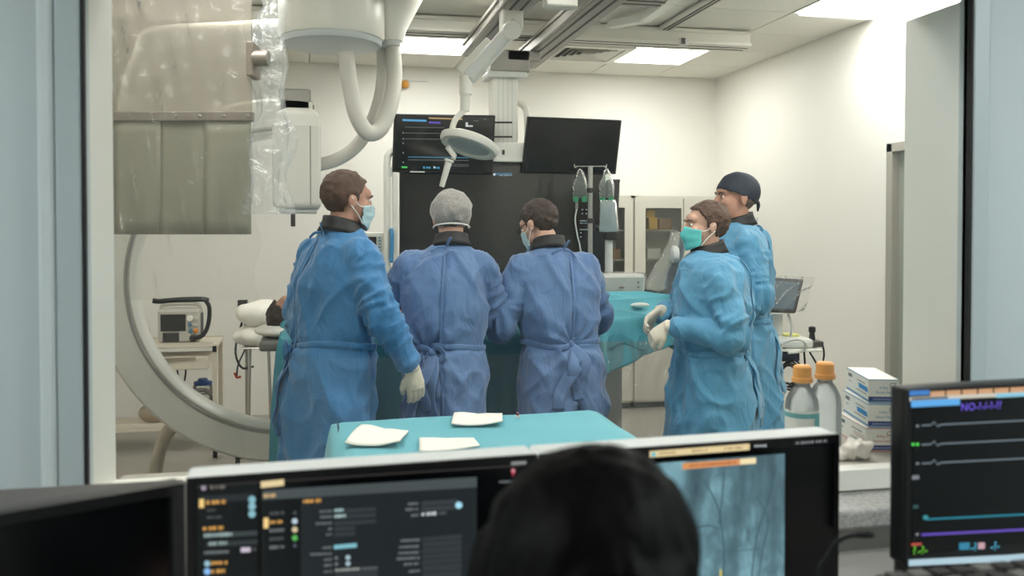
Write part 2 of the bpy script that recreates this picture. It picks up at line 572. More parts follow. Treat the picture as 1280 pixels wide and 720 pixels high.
# ceiling: slab plus each tile in its grid
LIGHTS = {(0.55, 6.4), (2.35, 6.4), (2.95, 4.6), (0.55, 4.6), (-1.85, 4.6), (-0.65, 4.6), (1.15, 2.8), (2.35, 2.8), (-0.65, 2.8)}
VENT = (1.75, 6.4)
ceil = struct('ceiling', MB().box((XL - .1, YF, CEIL + .012), (XR + .1, YB + .1, CEIL + .1)), m_grid)
tile_me = None
gx = [round(3.55 - .6 * k, 2) for k in range(1, 11)]
gy = [round(7.6 - .6 * k, 2) for k in range(1, 10)]
for x in gx:
    for y in gy:
        if (x, y) in LIGHTS or (x, y) == VENT: continue
        if tile_me is None:
            to = MB().box((0.004, 0.004, 0), (.596, .596, .014)).build('ceiling_tile', m_ceil, None)
            tile_me = to.data
            bm = bmesh.new(); bm.from_mesh(tile_me)
            bmesh.ops.bevel(bm, geom=list(bm.edges), offset=.003, segments=1, affect='EDGES'); bm.to_mesh(tile_me); bm.free()
        else:
            to = bpy.data.objects.new('ceiling_tile', tile_me); COL.objects.link(to)
        to.location = (x, y, CEIL)
        to.parent = ceil
# light panels
m_panel = emit_mat('lit diffuser', (1.0, 0.978, 0.925, 1), PANEL_STRENGTH)
names = {(0.55, 6.4): 'lit square ceiling panel behind the white drum and hoses', (2.35, 6.4): 'lit square ceiling panel beside the air vent',
         (0.55, 4.6): 'lit square ceiling panel above the white drum mount, out of frame', (-1.85, 4.6): 'lit square ceiling panel by the left wall, out of frame',
         (-0.65, 4.6): 'lit square ceiling panel above the curved arm, out of frame', (1.15, 2.8): 'lit square ceiling panel above the turquoise instrument table, out of frame',
         (2.35, 2.8): 'lit square ceiling panel just inside the window at right, out of frame', (-0.65, 2.8): 'lit square ceiling panel just inside the window at left, out of frame',
         (2.95, 4.6): 'lit square ceiling panel touching the right wall near the window'}
for (x, y) in sorted(LIGHTS, key=lambda t: (t not in names, t)):
    t = thing('ceiling_light', names[(x, y)], 'ceiling light', (x + .3, y + .3, CEIL), group='square ceiling light panels')
    MB().box((x + .012, y + .012, CEIL - .002), (x + .588, y + .588, CEIL + .008)).build('diffuser', m_panel, t)
    fr = MB()
    for a, b in (((x, y), (x + .6, y + .011)), ((x, y + .589), (x + .6, y + .6)), ((x, y + .011), (x + .011, y + .589)), ((x + .589, y + .011), (x + .6, y + .589))):
        fr.box((a[0], a[1], CEIL - .006), (b[0], b[1], CEIL + .01))
    fr.build('frame', m_white, t)
# air vent: four triangular fields of slats
vx, vy = VENT
t = thing('air_vent', 'square slatted ceiling air vent beside the lit panel', 'air vent', (vx + .3, vy + .3, CEIL))
MB().box((vx + .005, vy + .005, CEIL - .002), (vx + .595, vy + .595, CEIL + .01)).build('backing', mat('dark vent void', rgb(70, 66, 60), .8), t)
fr = MB()
for a, b in (((vx, vy), (vx + .6, vy + .06)), ((vx, vy + .54), (vx + .6, vy + .6)), ((vx, vy + .06), (vx + .06, vy + .54)), ((vx + .54, vy + .06), (vx + .6, vy + .54))):
    fr.box((a[0], a[1], CEIL - .02), (b[0], b[1], CEIL - .002))
fr.build('vent_frame', m_white, t)
for q in range(4):
    for k in range(5):
        r0 = .23 - k * .045
        M = Matrix.Translation((vx + .3, vy + .3, CEIL)) @ Matrix.Rotation(q * PI / 2, 4, 'Z')
        MB().slab([(-r0, r0, -.018), (r0, r0, -.018), (r0 - .02, r0 - .022, -.004), (-r0 + .02, r0 - .022, -.004)], (0, 0, 1), .003).xf(M).build('slat', m_white, t)
# control room: unseen light panels added to brighten the near side
for lx, ly_, lab in ((-1.9, .35, 'added unseen light panel on the control room ceiling, left of the camera'), (2.65, .45, 'added unseen light panel on the control room ceiling, right of the camera')):
    t = thing('ceiling_light', lab, 'ceiling light', (lx, ly_, 2.6), group='added control room light panels')
    MB().box((lx - .3, ly_ - .3, 2.575), (lx + .3, ly_ + .3, 2.585)).build('diffuser', emit_mat('cool diffuser', (.97, 1.0, 1.0, 1), CONTROL_STRENGTH), t)
    MB().box((lx - .32, ly_ - .32, 2.585), (lx + .32, ly_ + .32, 2.6)).build('frame', m_white, t)

# orange alarm lamp on the back wall
c = PY(506, 104, YB - .03)
t = thing('alarm_lamp', 'small orange dome lamp high on the back wall', 'lamp', (c.x, YB, c.z))
MB().cbox((c.x, YB - .012, c.z + .02), (.08, .024, .03)).build('base', m_whiteg, t, bevel=.004)
MB().ell((c.x, YB - .045, c.z - .012), (.035, .035, .035)).build('dome', mat('amber dome', rgb(212, 150, 60), .25), t, smooth=True)
MB().cyl((c.x + .04, YB - .006, c.z + .022), (c.x + .2, YB - .006, c.z + .026), .005, n=8).build('conduit', m_whiteg, t)
# small box on the back wall left
c0, c1 = PY(140, 134, YB - .05), PY(170, 116, YB - .05)
tag(MB().box((c0.x - .05, YB - .06, c0.z), (c1.x, YB, c1.z)).build('wall_box', mat('dull pink plastic', rgb(196, 172, 158), .6), None, bevel=.006, loc=(c0.x, YB, c0.z)),
    'dull pink box on the back wall above the lead curtain', 'box')
# ------------------------------------------------------------------ ceiling rails
def rail(name, label, a, b, w, h, m, grooves=True):
    """extruded ceiling rail from a to b (centre of its underside)"""
    a, b = Vector(a), Vector(b)
    t = thing(name, label, 'rail', a, group='ceiling rails')
    up = Vector((0, 0, h / 2))
    MB().beam(a + up, b + up, w, h).build('rail_body', m, t, bevel=.006)
    d = (b - a).normalized(); s = d.cross(Vector((0, 0, 1)))
    lp = MB()
    for sx in (-1, 1):
        lp.beam(a + s * sx * (w / 2 + .008) + Vector((0, 0, .012)), b + s * sx * (w / 2 + .008) + Vector((0, 0, .012)), .02, .018)
        lp.beam(a + s * sx * (w / 2 + .005) + Vector((0, 0, h - .02)), b + s * sx * (w / 2 + .005) + Vector((0, 0, h - .02)), .014, .02)
    lp.build('rail_lip', m, t, bevel=.003)
    if grooves:
        g = MB()
        for sx in (-.22, .22):
            g.beam(a + s * sx * w + Vector((0, 0, -.001)), b + s * sx * w + Vector((0, 0, -.001)), .012, .004)
        g.build('groove', m_dark, t)
    MB().beam(b - d * .004 + up * .9, b + d * .006 + up * .9, w * .8, h * .7).build('end_cap', m_whiteg, t)
    return t
m_raillit = mat('white lit-toned rail', rgb(214, 211, 201), .4, var=.02)  # the cross rail's lit look is put into this pale colour
rail('ceiling_rail', 'white cross rail running along the ceiling above the vent and lit panel', (-1.9, 5.8, 2.775), (2.93, 5.8, 2.775), .16, .11, m_raillit)
rail('ceiling_rail', 'grey cross rail nearest the window above the picture edge', (-1.9, 4.75, 2.775), (1.9, 4.75, 2.775), .16, .11, m_alud)
rail('ceiling_rail', 'grey lengthwise rail carrying the monitor column', (1.45, 3.6, 2.67), (1.45, 6.28, 2.67), .15, .1, m_alud)
rail('ceiling_rail', 'grey lengthwise rail left of the lamp arm', (1.03, 3.6, 2.67), (1.03, 5.95, 2.67), .13, .1, m_alud)
rail('ceiling_rail', 'thin white lengthwise strip rail with a black slot', (2.3, 3.6, 2.86), (2.3, 5.95, 2.86), .06, .03, m_raillit, grooves=True)
# bracket plate with three bolts on the cross rail
c = PY(739, 25, 5.7)
t = thing('rail_bracket', 'white bracket plate with three bolt holes on cross rail', 'bracket', c)
MB().cbox(c, (.13, .02, .05)).build('plate', m_white, t, bevel=.004)
for k in (-1, 0, 1):
    MB().cyl(c + Vector((k * .035, -.011, 0)), c + Vector((k * .035, -.014, 0)), .008, n=10).build('bolt', m_dark, t)
c = PY(855, 52, 5.7)
t = thing('rail_bracket', 'dark clamp block on the white cross rail above lit panel', 'bracket', c)
MB().cbox(c, (.07, .03, .05)).build('plate', m_whiteg, t, bevel=.004)
MB().cbox(c + Vector((-.012, -.018, 0)), (.026, .01, .04)).build('bolt', m_dark, t)
# angled cable duct
pts = [PZ(762, 31, 2.84), PZ(806, 23, 2.84), PZ(838, 0, 2.84), PZ(880, -40, 2.84)]
t = thing('cable_duct', 'bent white cable duct on the ceiling above the vent', 'duct', pts[0])
for a, b in zip(pts[:-1], pts[1:]):
    MB().beam(a, b, .07, .05).build('duct_length', m_white, t, bevel=.006)
# small junction box hanging between the rails
c = P(700, 2, 4.3)
t = thing('junction_box', 'small white box hanging at the top beside the lamp post', 'box', c)
MB().cbox(c, (.155, .09, .06)).build('housing', m_white, t, bevel=.008)
MB().beam(c + Vector((0, 0, .03)), (c.x, c.y, 2.69), .03, .03).build('hanger', m_alu, t)

# ------------------------------------------------------------------ ceiling mounted C-arm
YC = 4.86
DR = PY(415, 58, YC)                                  # drum underside centre
t = carm = thing('angiography_c_arm', 'white ceiling-hung angiography C-arm with drum mount, hoses and curved arm', 'c-arm', (DR.x, DR.y, 0))
MB().lathe((DR.x, DR.y, DR.z + .035), [(.268, 0), (.276, .02), (.276, .2), (.262, .225), (.2, .232)], 48).build('mount_drum', m_white, t, smooth='auto')
MB().lathe((DR.x, DR.y, DR.z + .0), [(.225, -.004), (.256, .004), (.262, .02), (.262, .036)], 48).build('mount_disc', mat('cool grey enamel', rgb(196, 203, 203), .4), t, smooth='auto')
MB().lathe((DR.x, DR.y, DR.z + .262), [(.2, 0), (.2, .1)], 40).box((DR.x - .3, DR.y - .25, 2.78), (DR.x + .3, DR.y + .25, 2.885)).build('mount_carriage', m_dark, t, bevel=.01)
# neck that widens upwards beside the drum
a = PY(487, 52, 4.95)
rs = []
for z, rx, ry, dx in ((a.z, .075, .075, 0), (a.z + .06, .09, .09, 0), (a.z + .25, .16, .13, .03), (2.885, .2, .17, .05)):
    rs.append([(a.x + dx + rx * math.cos(2 * PI * k / 24), a.y + ry * math.sin(2 * PI * k / 24), z) for k in range(24)])
MB().rings(rs).build('hose_neck', m_white, t, smooth='auto')
MB().lathe((a.x, a.y, a.z - .03), [(.05, 0), (.06, .005), (.06, .03), (.075, .04)], 24).build('hose_collar', m_whiteg, t, smooth='auto')
def corrugated(name, pts, r, parent, m, pitch=.016, n=14):
    p = spline(pts, 24)
    # resample evenly
    out, acc = [p[0]], 0.0
    for i in range(1, len(p)):
        seg = (p[i] - p[i - 1]).length
        s0 = 0.0
        while acc + (seg - s0) >= pitch / 2:
            s0 += pitch / 2 - acc
            out.append(p[i - 1].lerp(p[i], s0 / seg)); acc = 0.0
        acc += seg - s0
    rr = [r * (1.0 if k % 2 else .93) for k in range(len(out))]
    return MB().tube(out, rr, n).build(name, m, parent, smooth=True)
m_hose = mat('ribbed off white hose', rgb(214, 211, 202), .5)
corrugated('hose', [P(432, 66, 4.72), P(438, 110, 4.72), P(446, 145, 4.72), P(460, 166, 4.75), P(476, 160, 4.8), P(488, 130, 4.86), P(493, 95, 4.92), PY(491, 58, 4.95)], .044, t, m_hose)
corrugated('hose', [PY(478, 40, 5.0), P(478, 105, 5.0), P(466, 150, 5.0), P(446, 182, 4.98), P(420, 200, 4.94), P(392, 207, 4.9)], .038, t, m_hose)
# arc
CC = PY(361, 350, YC)
def arc_pt(deg, r, y=0.0):
    return Vector((CC.x + r * math.cos(R(deg)), CC.y + y, CC.z + r * math.sin(R(deg))))
RO, RI = .945, .75
def arc_sweep(d0, d1, ro, ri, y0, y1, n=72):
    rs = []
    for k in range(n + 1):
        g = d0 + (d1 - d0) * k / n
        rs.append([arc_pt(g, ro, y0 + .02), arc_pt(g, ro, y1 - .02), arc_pt(g, ro - .015, y1), arc_pt(g, ri + .015, y1), arc_pt(g, ri, y1 - .02), arc_pt(g, ri, y0 + .02), arc_pt(g, ri + .015, y0), arc_pt(g, ro - .015, y0)])
    return MB().rings(rs)
arc_sweep(82, 281, RO, RI, -.09, .09).build('arc', m_white, t, smooth='auto')
arc_sweep(82.5, 280.5, RI + .036, RI + .032, -.0915, -.08).build('groove', m_alu, t)
arc_sweep(81.6, 82.4, RO - .02, RI + .02, -.075, .075, 1).build('arc_end_cap', m_alud, t)
arc_sweep(112, 262, RO + .012, RO - .01, -.03, .03).build('guide_track', m_whiteg, t)
# detector housing hanging under the upper end
x0, x1 = PY(342, 200, YC).x, PY(401, 200, YC).x
zt, zb = PY(380, 138, YC).z, PY(380, 262, YC).z
rs = []
for z, i in ((zb, .02), (zb + .02, 0), (zt - .1, 0), (zt - .03, .02), (zt, .07)):
    rs.append([(x0 + i, YC - .17 + i, z), (x1 - i * .6, YC - .17 + i, z), (x1 - i * .6, YC + .17 - i, z), (x0 + i, YC + .17 - i, z)])
MB().rings(rs).build('detector_housing', m_white, t, bevel=.012)
MB().box((x1 - .055, YC - .172, zb + .02), (x1 - .05, YC + .172, zt - .1)).build('housing_seam', m_alud, t)
MB().box((x0 + .02, YC - .14, zb - .02), (x1 - .02, YC + .14, zb + .01)).build('detector_panel', m_whiteg, t, bevel=.006)
MB().cyl((x0 + .1, YC - .1, zb - .02), (x0 + .1, YC - .1, zb - .09), .012, n=10).build('sensor_stud', m_dark, t)
MB().box(((x0 + x1) / 2 - .09, YC - .09, zt - .02), ((x0 + x1) / 2 + .07, YC + .09, zt + .1)).build('detector_lift', m_alud, t, bevel=.01)
# x-ray tube housing at the lower end
g = arc_pt(272, RO - .07)
MB().box((g.x - .02, YC - .15, g.z - .1), (g.x + .3, YC + .15, g.z + .16)).build('tube_housing', m_white, t, bevel=.03)
MB().lathe((g.x + .15, YC, g.z + .16), [(.11, 0), (.1, .06), (.08, .09)], 28).build('collimator', m_whiteg, t, smooth='auto')
# suspension arm: from the drum to the left, then down to the arc's back
p0 = Vector((DR.x, YC + .1, DR.z + .12)); p1 = PY(188, 47, YC + .15); p2 = PY(160, 140, YC + .15); p3 = arc_pt(180, RO + .02, .12)
pp = spline([p0, p0.lerp(p1, .5), p1 + Vector((.05, 0, 0)), p1 + Vector((-.02, 0, -.07)), p2, p3], 8)
MB().tube(pp, .062, 16).build('suspension_arm', m_whiteg, t, smooth=True)
MB().cyl(arc_pt(180, RO + .02, .16), arc_pt(180, RO + .02, -.02), .11, n=32).build('pivot', m_white, t, bevel=.01)
corrugated('cable_hose', [arc_pt(232, RO - .01, -.02), P(207, 545, 4.75), P(197, 575, 4.75), P(190, 620, 4.75), Vector((P(190, 640, 4.75).x, P(190, 640, 4.75).y, .03))], .036, t, mat('beige hose', rgb(196, 186, 170), .5))

# ------------------------------------------------------------------ radiation shield with lead curtain and plastic cover
DS = 3.35
def S(x, y, k=0.0): return P(x, y, DS + k)
tl = S(100, 0)
t = thing('radiation_shield', 'ceiling-hung clear radiation shield with grey lead curtain under plastic cover', 'shield', S(210, 293))
nrm = -FWD_H
MB().slab([S(60, 146), S(314, 146), S(314, -38), S(60, -38)], FWD_H, .012).build('acrylic_panel', clear_mat('tinted lead acrylic', (.83, .80, .74, 1), opacity=.34, tintcol=(.66, .61, .53, 1), rough=.02, fres=1.45), t)
MB().slab([S(60, 151, -.01), S(315, 151, -.01), S(315, 139, -.01), S(60, 139, -.01)], FWD_H, .035).build('clamp_bar', mat('taupe clamp bar', rgb(136, 126, 117), .5, var=.05), t, bevel=.004)
for k in range(9):
    MB().lathe(S(70 + k * 30, 145, -.01), [(.006, 0), (.006, .003), (.003, .005)], 8, ax=nrm).build('screw', m_alud, t)
m_lead = mat('grey green lead vinyl', rgb(150, 147, 132), .6, var=.07, vscale=5, bump=.05, bscale=25)
for (xa, xb, dz) in ((88, 143, .0), (143, 201, -.008), (199, 258, .0), (256, 314, -.008)):
    rows = []
    for i in range(9):
        y = 149 + (293 - 149) * i / 8
        rows.append([S(xa + (xb - xa) * k / 8, y, .008 + dz + .006 * math.sin(k * 1.1 + xa) * i / 8) for k in range(9)])
    MB().grid(rows).build('lead_flap', m_lead, t, smooth=True, solid=.004)
# knob mount on the right edge
MB().slab([S(307, 95, -.1), S(316, 95, -.1), S(316, 51, -.1), S(307, 51, -.1)], FWD_H, .1).build('mount_plate', mat('warm grey mount', rgb(132, 121, 111), .5), t, bevel=.006)
MB().cyl(S(316, 73, -.075), S(336, 73, -.075), .028, n=24).build('mount_stub', mat('grey stub', rgb(140, 132, 124), .4, metal=.2), t, bevel=.003)
# hanging rod above the frame
q = S(200, -38)
MB().cyl(q, (q.x, q.y, CEIL), .018).cbox(q + Vector((0, 0, .0)), (.16, .05, .06)).build('hanging_rod', m_alu, t, bevel=.003)
MB().lathe((q.x, q.y, CEIL - .03), [(.07, 0), (.07, .03)], 24).build('ceiling_rose', m_white, t)
# crumpled clear cover
m_film = clear_mat('crumpled clear film', (.97, .97, .96, 1), opacity=.05, tintcol=(.9, .9, .88, 1), rough=.12, fres=1.25, crinkle=.4, cscale=17, boost=1.3)
rows = []
N1, N2 = 46, 60
rnd = np.random.RandomState(3)
for i in range(N1 + 1):
    y = -45 + (375 + 45) * i / N1
    xr = 316 + (4 * math.sin(i * .7)) + (6 if i > 30 else 0)
    row = []
    for k in range(N2 + 1):
        x = 60 + (xr - 60) * k / N2
        dd = -.035 + .01 * math.sin(x * .09 + y * .03) + .008 * math.sin(x * .23 - y * .05 + 1) + .006 * math.sin(y * .21 + x * .05)
        row.append(S(x, y, dd))
    rows.append(row)
MB().grid(rows).build('plastic_cover', m_film, t, smooth=True)
# loose bunch of film hanging at the right edge
rs = []
for i in range(41):
    y = -45 + (268 + 45) * i / 40
    cx = 337 + 3 * math.sin(i * .31)
    w = 20 + 4 * math.sin(i * .5) - (8 if y < 10 else 0) + (6 * (y / 268) if y > 150 else 0)
    ringp = []
    for k in range(28):
        a_ = 2 * PI * k / 28
        f = 1 + .16 * math.sin(5 * a_ + i * .25) + .1 * math.sin(9 * a_ - i * .4)
        ringp.append(S(cx + w * f * math.cos(a_), y, -.02 + .05 * f * math.sin(a_)))
    rs.append(ringp)
m_film2 = clear_mat('bunched clear film', (.95, .96, .96, 1), opacity=.10, tintcol=(.85, .88, .88, 1), rough=.12, crinkle=.9, cscale=11, refl=.13)
MB().rings(rs, False, False).build('bunched_film', m_film2, t, smooth=True)

# ------------------------------------------------------------------ monitor boom with three screens
YM = 5.62
col_x = PY(629, 120, YM + .12).x
t = thing('monitor_boom', 'white ceiling column carrying a large dark screen and two small monitors', 'monitor boom', (col_x, YM + .12, 0))
zlow = PY(629, 188, YM + .12).z
MB().box((col_x - .085, YM + .05, zlow), (col_x + .085, YM + .19, 2.62)).build('column', m_white, t, bevel=.012)
g = MB()
for k in (-.045, -.015, .015, .045):
    g.box((col_x + k - .003, YM + .046, zlow + .02), (col_x + k + .003, YM + .052, 2.56))
g.build('column_groove', m_whiteg, t)
MB().box((col_x - .12, YM + .02, 2.49), (col_x + .14, YM + .24, 2.53)).build('collar', m_whiteg, t, bevel=.008)
MB().box((col_x - .1, YM + .03, 2.53), (col_x + .16, YM + .22, 2.67)).box((1.2, YM + .03, 2.6), (1.42, YM + .3, 2.67)).build('carriage', m_alud, t, bevel=.008)
c0, c1 = PY(600, 203, YM + .06), PY(660, 180, YM + .06)
MB().box((c0.x, YM + .0, c0.z), (c1.x, YM + .2, c1.z)).build('yoke', m_white, t, bevel=.01)
MB().cbox((c0.x + .14, YM - .003, (c0.z + c1.z) / 2), (.016, .01, .03)).build('yoke_switch', m_dark, t)
MB().cyl(PY(600, 153, YM + .0), PY(640, 153, YM + .0), .006, n=8).build('bracket_rod', m_dark, t)
MB().cyl(PY(600, 171, YM + .0), PY(640, 171, YM + .0), .006, n=8).build('bracket_rod', m_dark, t)
MB().tube(spline([PY(640, 125, YM + .15), PY(655, 133, YM + .15), PY(659, 150, YM + .12), PY(659, 185, YM + .12)], 8), .022, 12).build('cable_cover', m_white, t, smooth=True)
m_screen = mat('dark glossy screen glass', rgb(24, 23, 23), .12, spec=.5)
m_screen2 = mat('dark grey glossy screen glass', rgb(46, 43, 40), .16, spec=.6)
def screen_unit(parent, quad, thick, bez, name='monitor', m_body=None, m_scr=None):
    """quad TL, TR, BR, BL world points of the front; returns plane origin and normal (towards viewer)"""
    q = [Vector(p) for p in quad]
    n = (q[1] - q[0]).cross(q[3] - q[0]).normalized()
    if n.dot(EYE - q[0]) < 0: n = -n
    body = MB().slab(q, -n, thick).build(name, m_body or m_black, parent, bevel=.006)
    c = sum(q, Vector()) / 4
    ex = (q[1] - q[0]).normalized(); ey = (q[0] - q[3]).normalized()
    W, H = (q[1] - q[0]).length, (q[0] - q[3]).length
    inner = [q[0] + (ex - ey) * bez, q[1] + (-ex - ey) * bez, q[2] + (-ex + ey) * bez, q[3] + (ex + ey) * bez]
    MB().slab([p + n * .0005 for p in inner], n, .0015).build(name + '_screen', m_scr or m_screen, body)
    return body, q[0] + n * .0022, n
big = [PY(500, 203, YM + .02), PY(757, 203, YM + .02), PY(757, 372, YM + .02), PY(500, 372, YM + .02)]
scr, o_, n_ = screen_unit(t, big, .06, .022, 'large_screen', m_scr=m_screen2)
MB().slab([p - n_ * .062 for p in [PY(512, 225, YM + .02), PY(745, 225, YM + .02), PY(745, 366, YM + .02), PY(512, 366, YM + .02)]], -n_, .05).build('rear_cover', m_dark, t)
ik = Ink(o_, n_)
w_ = rgb(150, 165, 170)
ik.bar(618, 217.5, 640, 217.5, 3, rgb(60, 110, 140)); ik.dot(618, 218, 1.6, rgb(230, 240, 250)); ik.words(624, 219, 640, 219, 2.2, w_)
for y in (262, 267): ik.dot(728, y, .9, w_); ik.dot(733, y, .9, w_)
ik.words(725, 276, 736, 276, 1.6, w_); ik.words(725, 279, 735, 279, 1.2, w_); ik.words(725, 287, 736, 287, 1.4, w_)
for y in (291, 296): ik.dot(726, y, .9, w_)
for y in (297, 303): ik.dot(737, y, .9, w_)
ik.bar(719, 230, 719, 370, 140, rgb(12, 12, 12)) if False else None
ik.build('screen_graphics', scr, .8)
lm = [PY(493, 142, YM - .05), PY(619.5, 144, YM - .05), PY(616, 217.5, YM - .03), PY(490.5, 215.5, YM - .03)]
scr, o_, n_ = screen_unit(t, lm, .045, .012, 'vital_signs_monitor')
MB().cyl(PY(555, 180, YM), PY(555, 180, YM + .1), .03).beam(PY(545, 185, YM + .09), PY(640, 188, YM + .09), .05, .05).build('mount_arm', m_dark, t)
ik = Ink(o_, n_)
gr = rgb(110, 112, 115); cy = rgb(70, 160, 200)
ik.bar(503, 150, 533, 151, 2.4, rgb(90, 170, 220)); ik.bar(536, 147.5, 578, 149, 1.8, rgb(190, 160, 110))
ik.words(536, 153, 551, 153.6, 2.4, rgb(110, 90, 210)); ik.words(592, 151, 598, 151.2, 1.4, gr); ik.words(604, 149, 609, 149.2, 1.2, gr)
ik.px([(582, 153), (585, 153), (585, 156.5), (591, 156.7), (591, 158.6), (582, 158.4)], rgb(210, 215, 215), 2)
for y in (159, 166.2, 173.5): ik.bar(506, y, 556, y + .6, .7, gr)
for y in (166, 173.5, 179, 191, 203): ik.dot(504, y, .9, rgb(150, 155, 160))
for y in (197, 200.5): ik.bar(510, y - .8, 586, y + .2, .7, cy if y < 200 else gr)
for y in (206, 208): ik.bar(560, y - .5, 586, y, .6, gr)
ik.words(502, 209, 509, 209, 3.0, rgb(90, 220, 110)); ik.words(529, 209.4, 538, 209.6, 2.8, cy); ik.words(542, 209.6, 550, 209.8, 2.6, cy); ik.dot(543, 209, 1.2, rgb(220, 230, 230))
ik.bar(512.5, 214.6, 531, 214.9, 1.6, rgb(190, 190, 182))
ik.build('screen_graphics', scr, .9)
rm = [PY(660, 146, YM - .09), PY(777.5, 150.5, YM - .09), PY(770, 218, YM - .02), PY(653, 216, YM - .02)]
scr, o_, n_ = screen_unit(t, rm, .045, .014, 'side_monitor', m_scr=mat('near black screen glass', rgb(20, 20, 20), .22, spec=.5))
MB().cyl(PY(710, 180, YM), PY(710, 180, YM + .1), .03).beam(PY(650, 188, YM + .09), PY(720, 185, YM + .09), .05, .05).build('mount_arm', m_dark, t)
# tall side hoop of the boom
hp = spline([PY(484, 345, YM), PY(484, 250, YM), PY(484, 203, YM), PY(487, 192, YM), PY(495, 188, YM)], 8)
t2 = thing('equipment_stand', 'white tube-framed equipment stand left of the large screen', 'stand', (hp[0].x, YM, 0))
MB().tube([(hp[0].x, YM, .06)] + hp, .022, 14).build('hoop', m_white, t2, smooth=True)
xq = PY(496, 250, YM).x
MB().box((xq - .028, YM - .03, .06), (xq + .006, YM + .03, PY(496, 215, YM).z)).build('upright', m_white, t2, bevel=.008)
MB().beam((hp[0].x, YM, PY(490, 215, YM).z), (xq, YM, PY(490, 215, YM).z), .03, .06).build('crosspiece', m_whiteg, t2, bevel=.004)
MB().box((hp[0].x - .25, YM - .2, .03), (xq + .2, YM + .25, .07)).build('base', m_whiteg, t2, bevel=.01)
# patient monitor seen between the masked man and the stand
a0, a1 = PY(452, 290, YM + .02), PY(480, 336, YM + .02)
t3 = thing('patient_monitor', 'white boxy patient monitor beside the tube-framed stand', 'monitor', ((a0.x + a1.x) / 2, YM + .1, a1.z))
MB().box((a0.x, YM + .02, a1.z), (a1.x, YM + .2, a0.z)).build('housing', m_white, t3, bevel=.012)
s0, s1 = PY(455, 296, YM + .018), PY(470.5, 325, YM + .018)
MB().box((s0.x, YM + .012, s1.z), (s1.x, YM + .021, s0.z)).build('screen', m_screen2, t3)
for k in range(6):
    b0 = PY(474.5, 297 + k * 4, YM + .015)
    MB().cbox(b0, (.016, .008, .01)).build('button', mat('blue grey button', rgb(120, 150, 165), .5), t3)
b0 = PY(475, 326, YM + .015)
MB().lathe(b0, [(.016, 0), (.016, .02), (.012, .025)], 16, ax=(0, -1, 0)).build('knob', m_whiteg, t3)
pq = PY(466, 336, YM)
MB().box((pq.x - .1, YM - .02, pq.z - .05), (hp[0].x + .02, YM + .22, pq.z - .002)).build('shelf', m_whiteg, t2, bevel=.006)
MB().box((pq.x - .06, YM + .06, .02), (pq.x + .0, YM + .12, pq.z - .05)).build('post', m_whiteg, t2)
c = PY(489, 296, YM - .03)
tag(MB().tube(spline([c + Vector((0, 0, .05)), c + Vector((.005, -.01, 0)), c + Vector((0, 0, -.16))], 6), .012, 8).build('tubing', mat('blue tubing', rgb(70, 140, 190), .5), None, smooth=True, loc=c), 'short blue tube hanging on the white stand', 'tube')

# ------------------------------------------------------------------ exam lamp
DL = 4.8
t = thing('exam_lamp', 'white ceiling exam lamp with tilted round head and sterile handle', 'lamp', P(640, 0, DL))
top = P(639, 0, DL)
MB().box((top.x - .058, top.y - .05, P(639, 40, DL).z), (top.x + .058, top.y + .05, 2.88)).build('post', m_white, t, bevel=.014)
a, b = P(648, 28, DL - .03), P(585, 98, DL)
MB().beam(a, b, .06, .078).build('arm', m_whiteg, t, bevel=.014)
MB().cyl(P(640, 38, DL - .09), P(640, 38, DL + .06), .05).build('elbow_cap', m_white, t, bevel=.006)
a2, b2 = P(614, 52, DL + .03), P(577, 92, DL + .03)
MB().beam(a2, b2, .03, .07).build('arm_lit_top', m_white, t, bevel=.006)  # white strip stands in for the arm's lit upper face
MB().cyl(P(582, 96, DL), P(581, 139, DL), .026, n=20).cyl(P(582, 95, DL), P(582, 118, DL), .034, n=20).build('drop_tube', m_white, t, smooth='auto')
MB().tube(spline([P(581, 137, DL), P(576, 142, DL), P(569, 150, DL), P(565, 162, DL), P(564, 172, DL)], 6), .016, 14).build('yoke', m_white, t, smooth=True)
hc = P(587, 180, DL)
ax = (UPV * 1.0 + RIGHT * .30 + FWD_H * .24).normalized()
MB().lathe(hc, [(.112, -.012), (.125, -.024), (.152, -.024), (.162, -.008), (.162, .012), (.145, .022), (.1, .028), (.02, .03)], 44, ax=ax).build('lamp_head', m_white, t, smooth='auto')
MB().lathe(hc - ax * .013, [(.02, -.006), (.11, -.004), (.125, .0)], 44, ax=ax).build('lamp_lens', mat('grey dimpled lens', rgb(176, 184, 186), .3, var=.25, vscale=110, bump=.25, bscale=160), t, smooth='auto')
MB().tube([P(559, 183, DL - .06), P(568, 195, DL - .05), P(566, 199, DL - .05)], .015, 12).build('handle_socket', m_white, t, smooth=True)
MB().lathe(P(562, 199, DL - .06), [(.018, .0), (.026, -.004), (.026, -.012), (.018, -.016), (.017, -.05), (.014, -.15), (.004, -.152)], 20, ax=(P(566, 196, DL - .06) - P(555, 234, DL - .06))).build('sterile_handle', m_white, t, smooth='auto')
